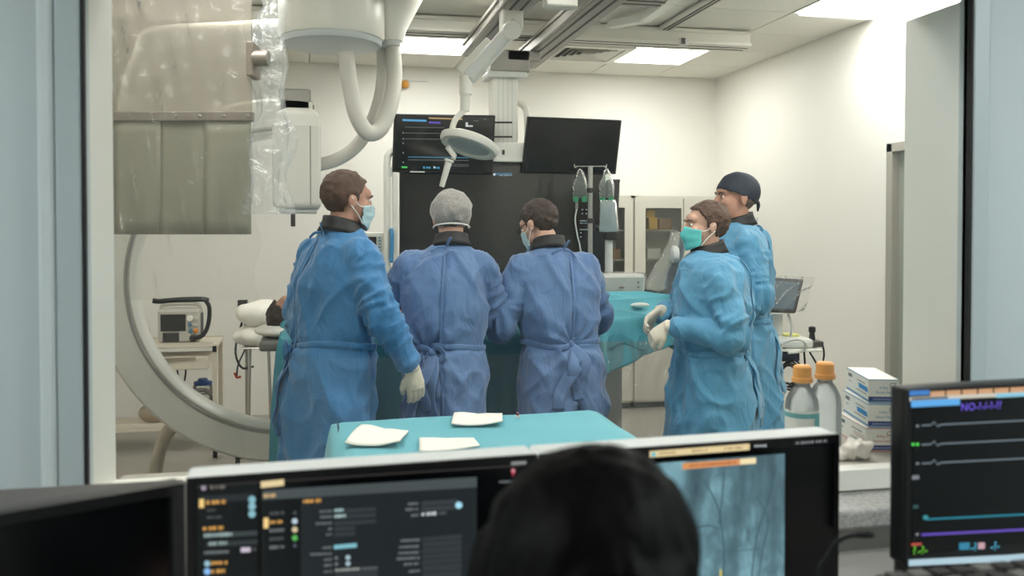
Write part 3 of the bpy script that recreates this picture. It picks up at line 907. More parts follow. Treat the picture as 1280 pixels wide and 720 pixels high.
# ------------------------------------------------------------------ IV pole and bags
DI = 5.4
top = P(738, 208, DI)
t = thing('iv_pole', 'steel IV pole standing before the large dark screen', 'iv pole', (top.x, top.y, 0))
MB().cyl((top.x, top.y, .08), (top.x, top.y, 1.1), .019, n=16).build('lower_tube', m_steel, t)
MB().cyl((top.x, top.y, 1.1), (top.x, top.y, top.z), .0145, n=16).build('upper_tube', m_alu, t)
for y in (238, 276):
    q = P(738, y, DI)
    MB().lathe((q.x, q.y, q.z - .015), [(.02, 0), (.022, .005), (.022, .025), (.02, .03)], 16).build('clamp', m_dark, t)
for sx in (-1, 1):
    e = P(738 + sx * 17, 208, DI)
    MB().tube(spline([top, top.lerp(e, .6), e, e + Vector((sx * .012, 0, -.008)), e + Vector((sx * .016, 0, .012))], 6), .004, 8).build('hook', m_steel, t, smooth=True)
for k in range(5):
    a = 2 * PI * k / 5 + .3
    e = Vector((top.x + .2 * math.cos(a), top.y + .2 * math.sin(a), .075))
    lg = MB().beam((top.x, top.y, .1), e, .04, .03).build('leg', m_alu, t, bevel=.004)
    MB().lathe((e.x, e.y - .012, .028), [(.028, 0), (.028, .024)], 16, ax=(0, 1, 0)).build('caster', m_blackm, lg)
m_bag = clear_mat('clear bag film', (.90, .95, .93, 1), opacity=.22, tintcol=(.85, .92, .9, 1), rough=.15, fres=1.4, crinkle=.5, cscale=30, boost=1.2, translucent=True)
m_green = mat('green port cap', rgb(60, 150, 105), .4)
def iv_bag(label, xc, y0, y1, w, full):
    t = thing('iv_bag', label, 'iv bag', P(xc, y0, DI), group='IV bags on the pole')
    rs = []
    for k in range(15):
        u = k / 14
        y = y0 + (y1 - y0) * u
        ww = w * (.18 + .82 * min(1, u / .55) ** .75) * (1 - .1 * max(0, u - .8) / .2)
        th = .012 + .035 * math.sin(PI * min(1, u * 1.05)) * (1.2 if full else 1)
        c = P(xc, y, DI)
        sc = DI / FPX
        rs.append([c + RIGHT * ww * sc * math.cos(2 * PI * q / 16) + FWD_H * th * math.sin(2 * PI * q / 16) for q in range(16)])
    MB().rings(rs).build('pouch', m_bag, t, smooth=True)
    return t
t = iv_bag('clear IV bag with green ports hanging left of the pole', 725, 211, 247, 10, False)
for sx in (-5.5, 5.5):
    q = P(725 + sx, 246, DI)
    MB().cyl(q, q - Vector((0, 0, .03)), .019, .016, 14).build('port', m_green, t)
q = P(721, 252, DI)
MB().cyl(q, q - Vector((0, 0, .045)), .009, n=10).build('drip_chamber', clear_mat('clear drip chamber', (.95, .95, .95, 1), .2), t)
MB().tube(spline([q - Vector((0, 0, .045)), P(719, 275, DI), P(722, 295, DI), P(725, 308, DI), P(728, 330, DI)], 8), .0045, 8).build('line', mat('clear white tubing', rgb(214, 216, 212), .3), t, smooth=True)
t = iv_bag('clear IV bag with green ports hanging right of the pole', 758, 211, 247, 10, False)
for sx in (-5, 5.5):
    q = P(758 + sx, 247, DI)
    MB().cyl(q, q - Vector((0, 0, .022)), .019, .016, 14).build('port', m_green, t)
# pressure bag below it
t = thing('pressure_bag', 'clear printed fluid bag below the right IV bag', 'iv bag', P(760, 252, DI))
rs = []
for k in range(11):
    u = k / 10
    c = P(760 + 1 * u, 250 + 40 * u, DI - .01)
    w = (.050 + .012 * u) * (1 if 0 < k < 10 else .9)
    rs.append([c + RIGHT * w * math.cos(2 * PI * q / 16) + FWD_H * (.012 + .02 * math.sin(PI * u)) * math.sin(2 * PI * q / 16) for q in range(16)])
MB().rings(rs).build('pouch', clear_mat('pale blue fluid film', (.80, .88, .88, 1), opacity=.35, tintcol=(.68, .77, .78, 1), rough=.2, fres=1.4, crinkle=.4, cscale=30), t, smooth=True)
ik = Ink(P(760, 270, DI - .055), -FWD_H)
for y in (262, 265, 270, 274, 281): ik.words(753, y, 764, y, 1.2, rgb(120, 130, 150))
ik.build('print', t, 0)
# infusion pump behind
q0, q1 = P(749, 303, DI + .1), P(774, 224, DI + .1)
t = thing('infusion_pump', 'dark grey infusion pump clamped behind the right fluid bag', 'pump', (q0.x, q0.y, q0.z))
MB().slab([P(756, 300, DI + .08), P(772, 300, DI + .08), P(775, 226, DI + .08), P(758, 226, DI + .08)], FWD_H, .1).build('housing', m_dark, t, bevel=.012)
MB().slab([P(758, 232, DI + .075), P(774, 232, DI + .075), P(776, 224, DI + .075), P(760, 224, DI + .075)], FWD_H, .11).build('top_cap', m_dark, t, bevel=.008)
MB().cyl(P(744, 285, DI + .1), P(757, 285, DI + .1), .02).build('clamp_arm', m_dark, t)
q = P(761, 300, DI + .13)
tag(MB().cyl((q.x, q.y, .0), (q.x, q.y, q.z), .024, n=16).cyl((q.x, q.y, 0), (q.x, q.y, .03), .06, n=28).build('support_post', m_whiteg, None, loc=(q.x, q.y, 0)), 'white post standing under the dark infusion pump', 'post')

# ------------------------------------------------------------------ glass-front cabinets along the back wall
YCB = 7.18
def cabinet(label, px0, px1, glass):
    x0, x1 = PY(px0, 300, YCB).x, PY(px1, 300, YCB).x
    zt = PY(840, 245, YCB).z
    t = thing('medical_cabinet', label, 'cabinet', ((x0 + x1) / 2, YB - .2, 0), group='cabinets along the back wall')
    m = mat('pale grey cabinet steel', rgb(205, 202, 190), .45, var=.02)
    b = MB()
    b.box((x0, YCB + .02, .05), (x0 + .018, YB - .01, zt)).box((x1 - .018, YCB + .02, .05), (x1, YB - .01, zt))
    b.box((x0, YCB + .02, zt - .02), (x1, YB - .01, zt)).box((x0, YCB + .02, .05), (x1, YB - .01, .07)).box((x0, YB - .03, .05), (x1, YB - .01, zt))
    b.build('carcass', m, t)
    sh = [.75, 1.27, 1.52]
    for z in sh: MB().box((x0 + .02, YCB + .04, z - .012), (x1 - .02, YB - .03, z)).build('shelf', m, t)
    MB().box((x0 + .01, YCB + .04, .0), (x1 - .01, YB - .05, .05)).build('plinth', m_dark, t)
    n = len(glass)
    for k, (gx0, gx1) in enumerate(glass):
        dx0 = x0 + (x1 - x0) * k / n + .004; dx1 = x0 + (x1 - x0) * (k + 1) / n - .004
        a0 = PY(gx0, 300, YCB).x; a1 = PY(gx1, 300, YCB).x
        z0, z1 = .66, PY(830, 260, YCB).z
        d = MB()
        d.box((dx0, YCB, .07), (a0, YCB + .02, zt - .02)).box((a1, YCB, .07), (dx1, YCB + .02, zt - .02))
        d.box((a0, YCB, .07), (a1, YCB + .02, z0)).box((a0, YCB, z1), (a1, YCB + .02, zt - .02))
        dd = d.build('door', m, t)
        MB().box((a0, YCB + .008, z0), (a1, YCB + .012, z1)).build('pane', clear_mat('cabinet glass', (.93, .95, .94, 1), .02, rough=.02, fres=1.45), dd)
        MB().box((a0 - .03, YCB - .02, .95), (a0 - .015, YCB, 1.1)).build('handle', m_steel, dd)
    return t, x0, x1, zt
cabinet('pale steel cabinet left half hidden behind the IV pole', 700, 792, [(712, 745), (756, 781)])
t, cx0, cx1, czt = cabinet('pale steel glass-door cabinet behind the mint-masked person', 793, 914, [(807, 852), (868, 905)])
m_yel = mat('yellow carton', rgb(226, 176, 66), .6, var=.06)
m_brn = mat('brown carton', rgb(166, 122, 88), .6, var=.08)
def carton(px0, py0, px1, py1, label, m, dy=.12, dep=.14):
    a, b = PY(px0, py1, YCB + dy), PY(px1, py0, YCB + dy)
    z = min((.75, 1.27, 1.52), key=lambda s_: abs(s_ - a.z))
    return tag(MB().box((a.x, YCB + dy, z + .001), (b.x, YCB + dy + dep, z + b.z - a.z)).build('carton', m, None, bevel=.006, loc=((a.x + b.x) / 2, YCB + dy + dep / 2, z)), label, 'box', 'cartons in the cabinet')
carton(808, 261, 819, 286, 'taller yellow carton at left behind the cabinet glass', m_yel)
carton(811, 271, 822, 286, 'shorter yellow carton in front on the upper cabinet shelf', m_yel, .05, .05)
carton(824, 272, 840, 286, 'slanted-looking brown carton beside yellow cartons in cabinet', m_brn)
carton(809, 309, 826, 322, 'white carton on the middle shelf behind the cabinet glass', m_white)
carton(762, 325, 776, 338, 'brown carton low in the cabinet behind the IV pole', m_brn, .05, .06)
carton(760, 300, 776, 310, 'pale carton on the middle shelf behind the IV pole', m_whiteg)

# ------------------------------------------------------------------ drapes
def drape(name, x0, x1, y0, y1, z, drop, parent, material, hfun=None, amp=.03, flare=.04, n=220, rows=16, rad=.04, seed=0, dropfun=None, nr=14):
    """cloth over a rectangular top: rounded edge and hanging folds"""
    per = []
    L = [(x0, y0, x1, y0), (x1, y0, x1, y1), (x1, y1, x0, y1), (x0, y1, x0, y0)]
    tot = 2 * (x1 - x0 + y1 - y0)
    for k in range(n):
        s_ = tot * k / n
        for (ax, ay, bx, by) in L:
            l = abs(bx - ax) + abs(by - ay)
            if s_ <= l:
                u = s_ / l
                per.append((ax + (bx - ax) * u, ay + (by - ay) * u, s_)); break
            s_ -= l
    cx, cy = (x0 + x1) / 2, (y0 + y1) / 2
    hw, hd = (x1 - x0) / 2, (y1 - y0) / 2
    P3 = np.array([(p[0], p[1], 0) for p in per])
    f1 = vnoise(P3 * [9, 9, 0] + [seed, 0, 0], seed) - .5
    f2 = vnoise(P3 * [22, 22, 0] + [seed + 9, 0, 0], seed + 1) - .5
    rs = []
    for i in range(nr):
        u = (i + .15) / (nr - .85)
        ring = []
        for k, p in enumerate(per):
            px, py = cx + (p[0] - cx) * u, cy + (p[1] - cy) * u
            ring.append(Vector((px, py, z + (hfun(px, py) if hfun else 0))))
        rs.append(ring)
    for i in range(1, rows + 1):
        v = i / rows
        ring = []
        for k, p in enumerate(per):
            ddx, ddy = (p[0] - cx) / hw, (p[1] - cy) / hd
            nx, ny = (math.copysign(1, ddx) if abs(ddx) > .999 else 0), (math.copysign(1, ddy) if abs(ddy) > .999 else 0)
            o = rad * min(1, v * 4) ** .5 * .35 + flare * v + (f1[k] * 2 + f2[k] * .8) * amp * min(1, v * 1.6)
            dr = dropfun(p[0], p[1]) if dropfun else drop
            zz = (hfun(p[0], p[1]) if hfun else 0)
            ring.append(Vector((p[0] + nx * o, p[1] + ny * o, z + zz - dr * v)))
        rs.append(ring)
    return MB().rings(rs, True, False).build(name, material, parent, smooth=True, solid=.003, off=1)
m_drape = mat('turquoise surgical drape', rgb(92, 176, 190), .7, var=.05, vscale=6, bump=.12, bscale=35, sheen=.2)
m_drape2 = mat('deep teal surgical drape', rgb(58, 140, 155), .72, var=.08, vscale=6, bump=.15, bscale=30, sheen=.2)

# instrument table by the window
TX0, TX1, TY0, TY1, TZ = .05, 1.075, 2.62, 3.375, .80
t = thing('instrument_table', 'instrument table covered by a turquoise drape just beyond the window', 'table', ((TX0 + TX1) / 2, (TY0 + TY1) / 2, 0))
MB().box((TX0 + .02, TY0 + .02, TZ - .03), (TX1 - .02, TY1 - .02, TZ - .004)).build('tabletop', m_steel, t)
for x in (TX0 + .06, TX1 - .06):
    for y in (TY0 + .06, TY1 - .06):
        lg = MB().cyl((x, y, .06), (x, y, TZ - .03), .015).build('leg', m_steel, t)
        MB().lathe((x - .01, y, .03), [(.03, 0), (.03, .02)], 16, ax=(1, 0, 0)).build('caster', m_blackm, lg)
def hf(x, y):
    e = min(x - TX0, TX1 - x, y - TY0, TY1 - y)
    r = -.016 * math.exp(-max(e, 0) / .02)
    return r + .004 * math.sin(x * 9 + y * 4) * math.sin(y * 11) + .006
drape('drape', TX0, TX1, TY0, TY1, TZ, .55, t, m_drape, hf, amp=.02, flare=.06, seed=4)
m_paper = mat('white paper towel', rgb(240, 238, 230), .8, bump=.05, bscale=60)
def towel(label, px, curl=.01):
    q = [PZ(x, y, TZ + .009) for x, y in px]
    rows = []
    for i in range(9):
        row = []
        for k in range(11):
            u, v = k / 10, i / 8
            p = q[0] * (1 - u) * (1 - v) + q[1] * u * (1 - v) + q[2] * u * v + q[3] * (1 - u) * v
            row.append(p + Vector((0, 0, .006 + curl * (.5 + .5 * math.sin(u * 5 + v * 3)) * abs(u - .5) * 2)))
        rows.append(row)
    c = sum(q, Vector()) / 4
    tag(MB().grid(rows).build('paper_towel', m_paper, None, smooth=True, solid=.004, loc=c), label, 'towel', 'towels on the instrument table')
towel('white folded towel at the left corner of the turquoise table', [(452, 536), (511, 541), (500, 560), (431, 559)], .016)
towel('white folded towel at the back edge of the turquoise table', [(568, 520), (628, 519), (628, 533), (564, 534)], .012)
towel('white towel half hidden behind the wide monitor top', [(524, 551), (592, 550), (600, 562), (524, 568)], .006)
q = PZ(647, 522, TZ + .012)
t = thing('needle_cap', 'tiny red-tipped needle cap upright on the turquoise drape', 'cap', q)
MB().lathe(q, [(.009, 0), (.009, .006), (.004, .009), (.003, .02)], 10).build('base', m_whiteg, t)
MB().cyl(q + Vector((0, 0, .009)), q + Vector((0, 0, .017)), .006, n=10).build('tip', mat('dark red plastic', rgb(140, 40, 45), .5), t)

# patient table with drape
PX0, PX1, PY0, PY1, PZ_ = -.18, 1.92, 4.56, 5.16, .98
t = thing('operating_table', 'operating table with patient hidden under teal surgical drapes', 'table', ((PX0 + PX1) / 2, (PY0 + PY1) / 2, 0))
MB().box((PX0 - .1, PY0, PZ_ - .07), (PX1 + .35, PY1, PZ_ - .02)).build('tabletop', mat('grey carbon tabletop', rgb(120, 118, 112), .4), t, bevel=.015)
MB().box((PX0 + .1, PY0 - .03, PZ_ - .09), (PX1 + .33, PY0 - .015, PZ_ - .055)).build('side_rail', m_steel, t, bevel=.003)
MB().box((1.15, 4.68, .06), (1.65, 4.98, PZ_ - .07)).build('pedestal', mat('warm white pedestal', rgb(200, 195, 184), .5), t, bevel=.03)
MB().box((.9, 4.6, 0), (1.95, 5.0, .07)).build('foot_plate', m_whiteg, t, bevel=.015)
def hb(x, y):
    r = math.exp(-((y - 4.86) / .17) ** 2) * (.14 if x < 1.5 else .14 * math.exp(-((x - 1.5) / .28) ** 2))
    r += .018 * math.sin(x * 17 + y * 21) * math.sin(y * 13 - x * 5) + .014 * math.sin(x * 31 + y * 9)
    e = min(x - PX0, PX1 - x, y - PY0, PY1 - y)
    return r - .02 * math.exp(-max(e, 0) / .03) + .03
drape('drape', PX0, PX1, PY0 - .05, PY1 + .05, PZ_, .52, t, m_drape2, hb, amp=.028, flare=.025, n=360, seed=2, nr=60,
      dropfun=lambda x, y: .62 if x < 1.12 else max(.1, .62 - (x - 1.12) * 1.9))
# lighter upper drape bunched at the foot end
U0, U1, V0, V1 = 1.25, 2.0, 4.5, 5.14
def hb2(x, y):
    v = min(1, max(0, (y - V0) / (V1 - V0)))
    base = max(hb(x, y) * .7 + .03, .055 + .105 * v ** .8)
    f = 1 - abs(math.sin(x * 2.6 - y * 13 + .6 * math.sin(x * 5)))
    g = 1 - abs(math.sin(x * 4.1 + y * 10 + 1.3))
    return base + (.065 * f ** 3 + .04 * g ** 3) * (1 - v) ** .4 * min(1, v * 8 + .25)
drape('upper_drape', U0, U1, V0, V1, PZ_, .3, t, m_drape, hb2, amp=.045, flare=.05, n=420, seed=8, nr=70, dropfun=lambda x, y: max(.05, .34 - (x - 1.3) * .36))
# clear plastic skirt below the drape
rows = []
for i in range(25):
    v = i / 24
    rows.append([Vector((1.2 + .95 * k / 40 + .02 * math.sin(i * .5), 4.44 + .035 * math.sin(k * .55 + v * 2) * (.3 + v) + .02 * math.sin(k * 1.3), .93 - v * .66)) for k in range(41)])
m_skirt = clear_mat('clear plastic skirt', (.92, .92, .9, 1), opacity=.16, tintcol=(.8, .78, .72, 1), rough=.1, crinkle=.8, cscale=9, refl=.12)
MB().grid(rows).build('plastic_skirt', m_skirt, t, smooth=True)
# gauze on the drape
q = PY(803, 394, 4.62)
tag(MB().ell((q.x, 4.66, PZ_ + hb2(q.x, 4.66) + .028), (.055, .03, .014)).build('gauze_pad', m_paper, None, smooth=True, loc=(q.x, 4.66, PZ_ + hb2(q.x, 4.66) + .012)), 'small white gauze pad lying on the bunched drape', 'gauze')
# wrapped white device on the far side of the table
q0, q1 = PY(752, 372, 5.02), PY(806, 342, 5.02)
t = thing('wrapped_console', 'white table console wrapped in clear film behind the drape', 'console', ((q0.x + q1.x) / 2, 5.08, 1.06))
MB().box((q0.x, 5.0, 1.05), (q1.x, 5.14, q1.z)).build('housing', m_white, t, bevel=.02)
w0 = MB().box((q0.x - .008, 4.99, 1.05), (q1.x + .008, 5.15, q1.z + .008))
w0.build('film', clear_mat('console film', (.97, .97, .97, 1), .04, rough=.1, fres=1.35, crinkle=1.0, cscale=22, boost=1.4), t, bevel=.02)
q = PY(777, 359.5, 4.988)
MB().cbox(q, (.03, .004, .009)).build('label_plate', mat('brown label', rgb(140, 110, 80), .5), t)
for y in (353, 359): MB().cbox(PY(798, y, 4.988), (.008, .004, .008)).build('indicator', m_dark, t)
# tilted clear shield before the masked man at right
t = thing('table_shield', 'tilted clear acrylic shield beside the mint face mask', 'shield', P(820, 366, 4.66))
m_acr = clear_mat('hazy clear acrylic', (.93, .94, .92, 1), opacity=.22, tintcol=(.74, .73, .68, 1), rough=.08, fres=1.45, crinkle=.2, cscale=5)
quad = [P(838, 288, 4.7), P(856, 292, 4.75), P(846, 368, 4.7), P(806, 364, 4.6)]
rows = []
for i in range(13):
    v = i / 12
    a = quad[0].lerp(quad[3], v); b = quad[1].lerp(quad[2], v)
    rows.append([a.lerp(b, k / 10) - FWD_H * .06 * math.sin(PI * k / 10) + RIGHT * .012 * math.sin(v * 6) for k in range(11)])
MB().grid(rows).build('clear_sheet', m_acr, t, smooth=True, solid=.004)
MB().lathe(P(848, 318, 4.62), [(.035, 0), (.045, .01), (.045, .03), (.03, .04)], 20, ax=-RIGHT).build('clamp_knob', m_whiteg, t)
q = P(848, 366, 4.7)
MB().cyl((q.x, q.y, .93), (q.x, q.y, P(848, 320, 4.7).z), .012).build('stem', m_steel, t)

# ------------------------------------------------------------------ cart with defibrillator
YK = 6.42
kx0, kx1 = PY(120, 440, YK).x, PY(272, 440, YK).x
kz = PY(220, 431, YK).z
kd = .42
m_cart = mat('cream cart enamel', rgb(222, 214, 196), .45, var=.03)
t = thing('equipment_cart', 'cream equipment cart with drawer and lower shelf against back wall', 'cart', ((kx0 + kx1) / 2, YK + kd / 2, 0))
MB().box((kx0, YK, kz - .025), (kx1, YK + kd, kz)).build('top', m_cart, t, bevel=.006)
MB().box((kx0, YK, kz), (kx1 - .03, YK + .012, kz + .012)).box((kx0, YK + kd - .012, kz), (kx1, YK + kd, kz + .012)).build('top_lip', m_cart, t)
dr = MB().box((kx0 + .02, YK - .01, PY(200, 463, YK).z), (kx1 - .06, YK + .3, PY(200, 447, YK).z)).build('drawer', m_cart, t, bevel=.006)
MB().box((kx0 + .1, YK - .025, PY(200, 450, YK).z), (kx1 - .14, YK - .008, PY(200, 448, YK).z + .004)).build('drawer_pull', mat('taupe pull', rgb(150, 140, 125), .5), dr)
for x in (kx0 + .02, kx1 - .02):
    for y in (YK + .02, YK + kd - .02):
        p_ = MB().box((x - .016, y - .016, .1), (x + .016, y + .016, kz - .02)).build('post', m_cart, t, bevel=.004)
        MB().cyl((x, y, .1), (x, y, .06), .01).lathe((x - .012, y, .045), [(.042, 0), (.045, .004), (.045, .02), (.042, .024)], 20, ax=(1, 0, 0)).build('caster', m_blackm, p_)
        MB().cbox((x, y - (.02 if y < YK + .1 else -.02), kz - .035), (.026, .012, .04)).build('corner_bumper', m_blackm, t)
sz = .17
MB().box((kx0, YK, sz - .02), (kx1, YK + kd, sz)).box((kx0, YK, sz), (kx1, YK + .012, sz + .035)).build('lower_shelf', m_cart, t, bevel=.004)
# defibrillator
d0, d1 = PY(197, 430, YK + .08), PY(250, 387, YK + .08)
t = thing('defibrillator', 'grey defibrillator with screen and coiled handle cable on the cart', 'defibrillator', ((d0.x + d1.x) / 2, YK + .18, kz))
W, Hh = d1.x - d0.x, .235
bx, yb = d0.x, YK + .08
m_def = mat('warm grey device plastic', rgb(192, 188, 178), .45, var=.03)
MB().box((bx, yb, kz + .004), (bx + W, yb + .2, kz + Hh)).build('body', m_def, t, bevel=.02)
MB().box((bx + W * .80, yb + .03, kz + .02), (bx + W + .004, yb + .17, kz + Hh - .03)).build('side_panel', m_dark, t, bevel=.01)
MB().box((bx + .02, yb - .006, kz + .085), (bx + W * .66, yb + .004, kz + Hh - .035)).build('screen', m_screen2, t, bevel=.002)
MB().box((bx + W * .12, yb - .008, kz + .012), (bx + W * .5, yb + .004, kz + .075)).build('printer_door', m_dark, t, bevel=.004)
for (u, v, r_, c) in ((.76, .17, .022, (228, 226, 218)), (.9, .17, .014, (200, 200, 190)), (.76, .125, .014, (90, 130, 160)), (.9, .125, .012, (200, 200, 190)), (.78, .085, .016, (90, 130, 150)), (.9, .085, .016, (226, 140, 50))):
    MB().lathe((bx + W * u, yb - .001, kz + v), [(r_, 0), (r_, .008), (r_ * .8, .011)], 14, ax=(0, -1, 0)).build('button', mat('button_%d_%d_%d' % c, rgb(*c), .5), t)
MB().lathe((bx + W * .84, yb - .001, kz + .035), [(.026, 0), (.026, .02), (.016, .026)], 18, ax=(0, -1, 0)).build('cable_socket', m_dark, t)
hz = kz + Hh
MB().tube(spline([(bx + .01, yb + .1, hz - .01), (bx + .03, yb + .1, hz + .025), (bx + W * .5, yb + .1, hz + .03), (bx + W - .03, yb + .1, hz + .025), (bx + W - .01, yb + .1, hz - .01)], 8), .013, 12).build('carry_handle', m_def, t, smooth=True)
MB().tube(spline([(bx - .045, yb + .1, hz + .055), (bx + .0, yb + .1, hz + .05), (bx + W * .5, yb + .1, hz + .058), (bx + W, yb + .09, hz + .06), (bx + W + .045, yb + .08, hz + .052)], 8), .018, 12).build('paddle_grip', m_blackm, t, smooth=True)
corrugated('coiled_cable', [(bx + W + .03, yb + .08, hz + .05), (bx + W + .055, yb + .06, hz - .0), (bx + W + .05, yb + .04, kz + .13), (bx + W + .02, yb + .0, kz + .055), (bx + W * .86, yb - .03, kz + .036)], .015, t, m_blackm, .012, 10)
# small dispenser bottle on the cart
q = PY(183, 428, YK + .12)
t = thing('dispenser_bottle', 'small translucent bottle on cart left of the defibrillator', 'bottle', (q.x, q.y, kz))
MB().lathe((q.x, q.y, kz + .002), [(.026, 0), (.028, .01), (.028, .09), (.02, .105), (.012, .112)], 20).build('body', mat('milky plastic', rgb(232, 228, 216), .3, alpha=.8), t, smooth='auto')
MB().lathe((q.x, q.y, kz + .112), [(.014, 0), (.014, .02), (.006, .024), (.006, .035)], 14).build('cap', m_white, t)
# suction canister with blue lid and tubing on the lower shelf
q = PY(254, 520, YK + .15)
t = thing('suction_canister', 'clear canister with blue lid and tangled tubing on lower shelf', 'canister', (q.x, q.y, sz))
MB().lathe((q.x, q.y, sz + .002), [(.06, 0), (.066, .01), (.07, .24), (.06, .26)], 24).build('body', clear_mat('clear canister', (.86, .87, .84, 1), .18, rough=.08, fres=1.45), t, smooth='auto')
MB().lathe((q.x, q.y, sz + .262), [(.05, 0), (.062, .003), (.062, .022), (.035, .03), (.03, .045)], 24).build('lid', mat('blue lid', rgb(52, 84, 140), .4), t, smooth='auto')
rnd = random.Random(5)
pts = []
for k in range(26):
    a = k * 1.15
    pts.append((q.x + (.075 + .03 * rnd.random()) * math.cos(a) , q.y - .085 - .03 * rnd.random(), sz + .13 + .1 * math.sin(a) + rnd.uniform(-.03, .03)))
MB().tube(spline(pts, 6), .005, 6).build('tubing', mat('grey tubing', rgb(110, 108, 104), .4), t, smooth=True)
# black cable bundle and brown pouch on the shelf
q = PY(221, 520, YK + .15)
t = thing('cable_bundle', 'black cable bundle standing on lower cart shelf', 'cable', (q.x, q.y, sz))
for k in range(3):
    MB().tube(spline([(q.x - .03 + .03 * k, q.y, sz + .01), (q.x - .02 + .02 * k, q.y - .02, sz + .12), (q.x - .04 + .05 * k, q.y, sz + .3 + .02 * k), (q.x - .05 + .05 * k, q.y, sz + .39)], 6), .006, 6).build('strand', m_blackm, t, smooth=True)
MB().tube(spline([(q.x + .07 * math.cos(a), q.y - .03, sz + .11 + .08 * math.sin(a)) for a in [2 * PI * k / 10 for k in range(10)]], 4, True), .011, 8, closed=True).build('coil', m_blackm, t, smooth=True)
q = PY(192, 500, YK + .2)
tag(MB().ell((q.x, q.y, sz + .07), (.1, .07, .07)).ell((q.x + .04, q.y, sz + .12), (.06, .05, .05)).build('pouch', mat('tan pouch', rgb(168, 155, 136), .6, bump=.3, bscale=14), None, smooth=True, loc=(q.x, q.y, sz)), 'tan soft pouch on the lower cart shelf behind the curved arm', 'pouch')

# stand with white bundles, between cart and drape
q = P(322, 432, 5.95)
sx, sy, szt = q.x, q.y, q.z
t = thing('side_stand', 'thin-legged steel side stand holding white bundles', 'stand', (sx, sy, 0))
MB().box((sx - .1, sy - .1, szt - .012), (sx + .16, sy + .12, szt)).build('tray', m_steel, t, bevel=.006)
for dx in (-.06, .09):
    MB().cyl((sx + dx, sy - .05, .1), (sx + dx * .8, sy - .02, szt - .02), .011).build('leg', m_steel, t)
for k in range(5):
    a = 2 * PI * k / 5 + .5
    e = (sx + .02 + .3 * math.cos(a), sy + .3 * math.sin(a), .075)
    lg = MB().beam((sx + .02, sy, .11), e, .045, .035).build('base_leg', m_blackm, t, bevel=.006)
    MB().lathe((e[0] - .012, e[1], .032), [(.032, 0), (.032, .024)], 16, ax=(1, 0, 0)).build('caster', m_blackm, lg)
m_bundle = mat('white cotton bundle', rgb(236, 232, 222), .8, var=.03, bump=.25, bscale=14)
for k, (z, rx, rz, lab) in enumerate(((szt + .07, .19, .075, 'lower white folded bundle on the side stand'), (szt + .21, .17, .09, 'upper white puffy bundle on the side stand'))):
    mb = MB().ell((sx + .03, sy, z), (rx, .15, rz))
    me = remesh(mb, .012, 2)
    V = coords(me); N_ = normals(me)
    V += N_ * ((vnoise(V * 14, k) - .5) * .03)[:, None]
    V -= np.array([sx + .03, sy, z - rz])
    set_coords(me, V)
    o = link_mesh('white_bundle', me, m_bundle, None)
    o.location = (sx + .03, sy, z - rz)
    MW[o.name] = Matrix.Translation(o.location)
    tag(o, lab, 'bundle', 'bundles on the side stand')
q = P(304, 375, 6.3)
t = thing('hanging_leads', 'dark lead wires hanging with red clips beside the side stand', 'cable', (q.x, q.y, 0))
MB().cyl((q.x + .02, q.y + .02, .0), (q.x + .02, q.y + .02, q.z + .0), .012).box((q.x - .08, q.y - .02, 0), (q.x + .12, q.y + .1, .03)).build('pole', m_steel, t)
MB().tube(spline([q, P(303, 400, 6.3), P(296, 425, 6.3), P(295, 445, 6.3), P(303, 460, 6.3), P(317, 458, 6.3)], 8), .0075, 8).build('wire', m_blackm, t, smooth=True)
MB().tube(spline([P(308, 377, 6.3), P(306, 400, 6.3), P(308, 430, 6.3), P(298, 455, 6.3), P(296, 470, 6.3)], 8), .006, 8).build('wire', m_dark, t, smooth=True)
MB().tube([P(293, 466, 6.3), P(296, 472, 6.3), P(301, 471, 6.3)], .009, 8).build('clip', mat('red clip', rgb(176, 70, 50), .5), t)
MB().box(P(301, 388, 6.3) - Vector((.02, .02, 0)), P(307, 375, 6.3) + Vector((.01, .02, 0))).build('socket', m_dark, t)

# ------------------------------------------------------------------ ultrasound cart at right
DU = 5.25
q = P(990, 432, DU)
t = thing('ultrasound_cart', 'small ultrasound cart with film-wrapped screen, tray and cables behind the navy cap wearer', 'cart', (q.x, q.y, 0))
scr, o_, n_ = screen_unit(t, [P(956, 346, DU), P(1005, 349, DU), P(995, 391, DU - .05), P(946, 389, DU - .05)], .035, .02, 'display', m_dark, mat('blue grey glass', rgb(96, 112, 122), .1))
fl = []
for i in range(15):
    v = i / 14
    a, b = P(952 - 8 * v, 344 + 50 * v, DU - .03 - .04 * v), P(1018 - 12 * v, 346 + 42 * v + 3 * math.sin(v * 9), DU - .02)
    fl.append([a.lerp(b, k / 18) - FWD_H * (.012 * math.sin(k * 1.1 + i * .8)) for k in range(19)])
MB().grid(fl).build('film_wrap', clear_mat('wrapping film', (.96, .96, .96, 1), .06, rough=.08, fres=1.35, crinkle=1.2, cscale=16, boost=2.0), t, smooth=True)
MB().tube(spline([P(985, 392, DU), P(990, 410, DU), P(985, 430, DU)], 6), .008, 8).build('screen_cable', m_whiteg, t, smooth=True)
MB().cyl(P(972, 392, DU + .06), (P(972, 440, DU + .06)), .03).build('screen_post', m_whiteg, t)
MB().slab([P(946, 436, DU - .12), P(1018, 436, DU - .12), P(1018, 424, DU - .12), P(946, 424, DU - .12)], FWD_H, .36).build('console', m_whiteg, t, bevel=.02)
MB().slab([P(940, 440, DU - .14), P(1028, 440, DU - .14), P(1028, 436.5, DU - .14), P(940, 436.5, DU - .14)], FWD_H, .4).build('tray', m_white, t, bevel=.006)
MB().tube(spline([P(975, 444, DU - .2), P(978, 430, DU - .22), P(995, 424, DU - .24), P(1006, 428, DU - .24), P(1004, 438, DU - .2), P(985, 441, DU - .2)], 6), .009, 10).build('handle', m_white, t, smooth=True)
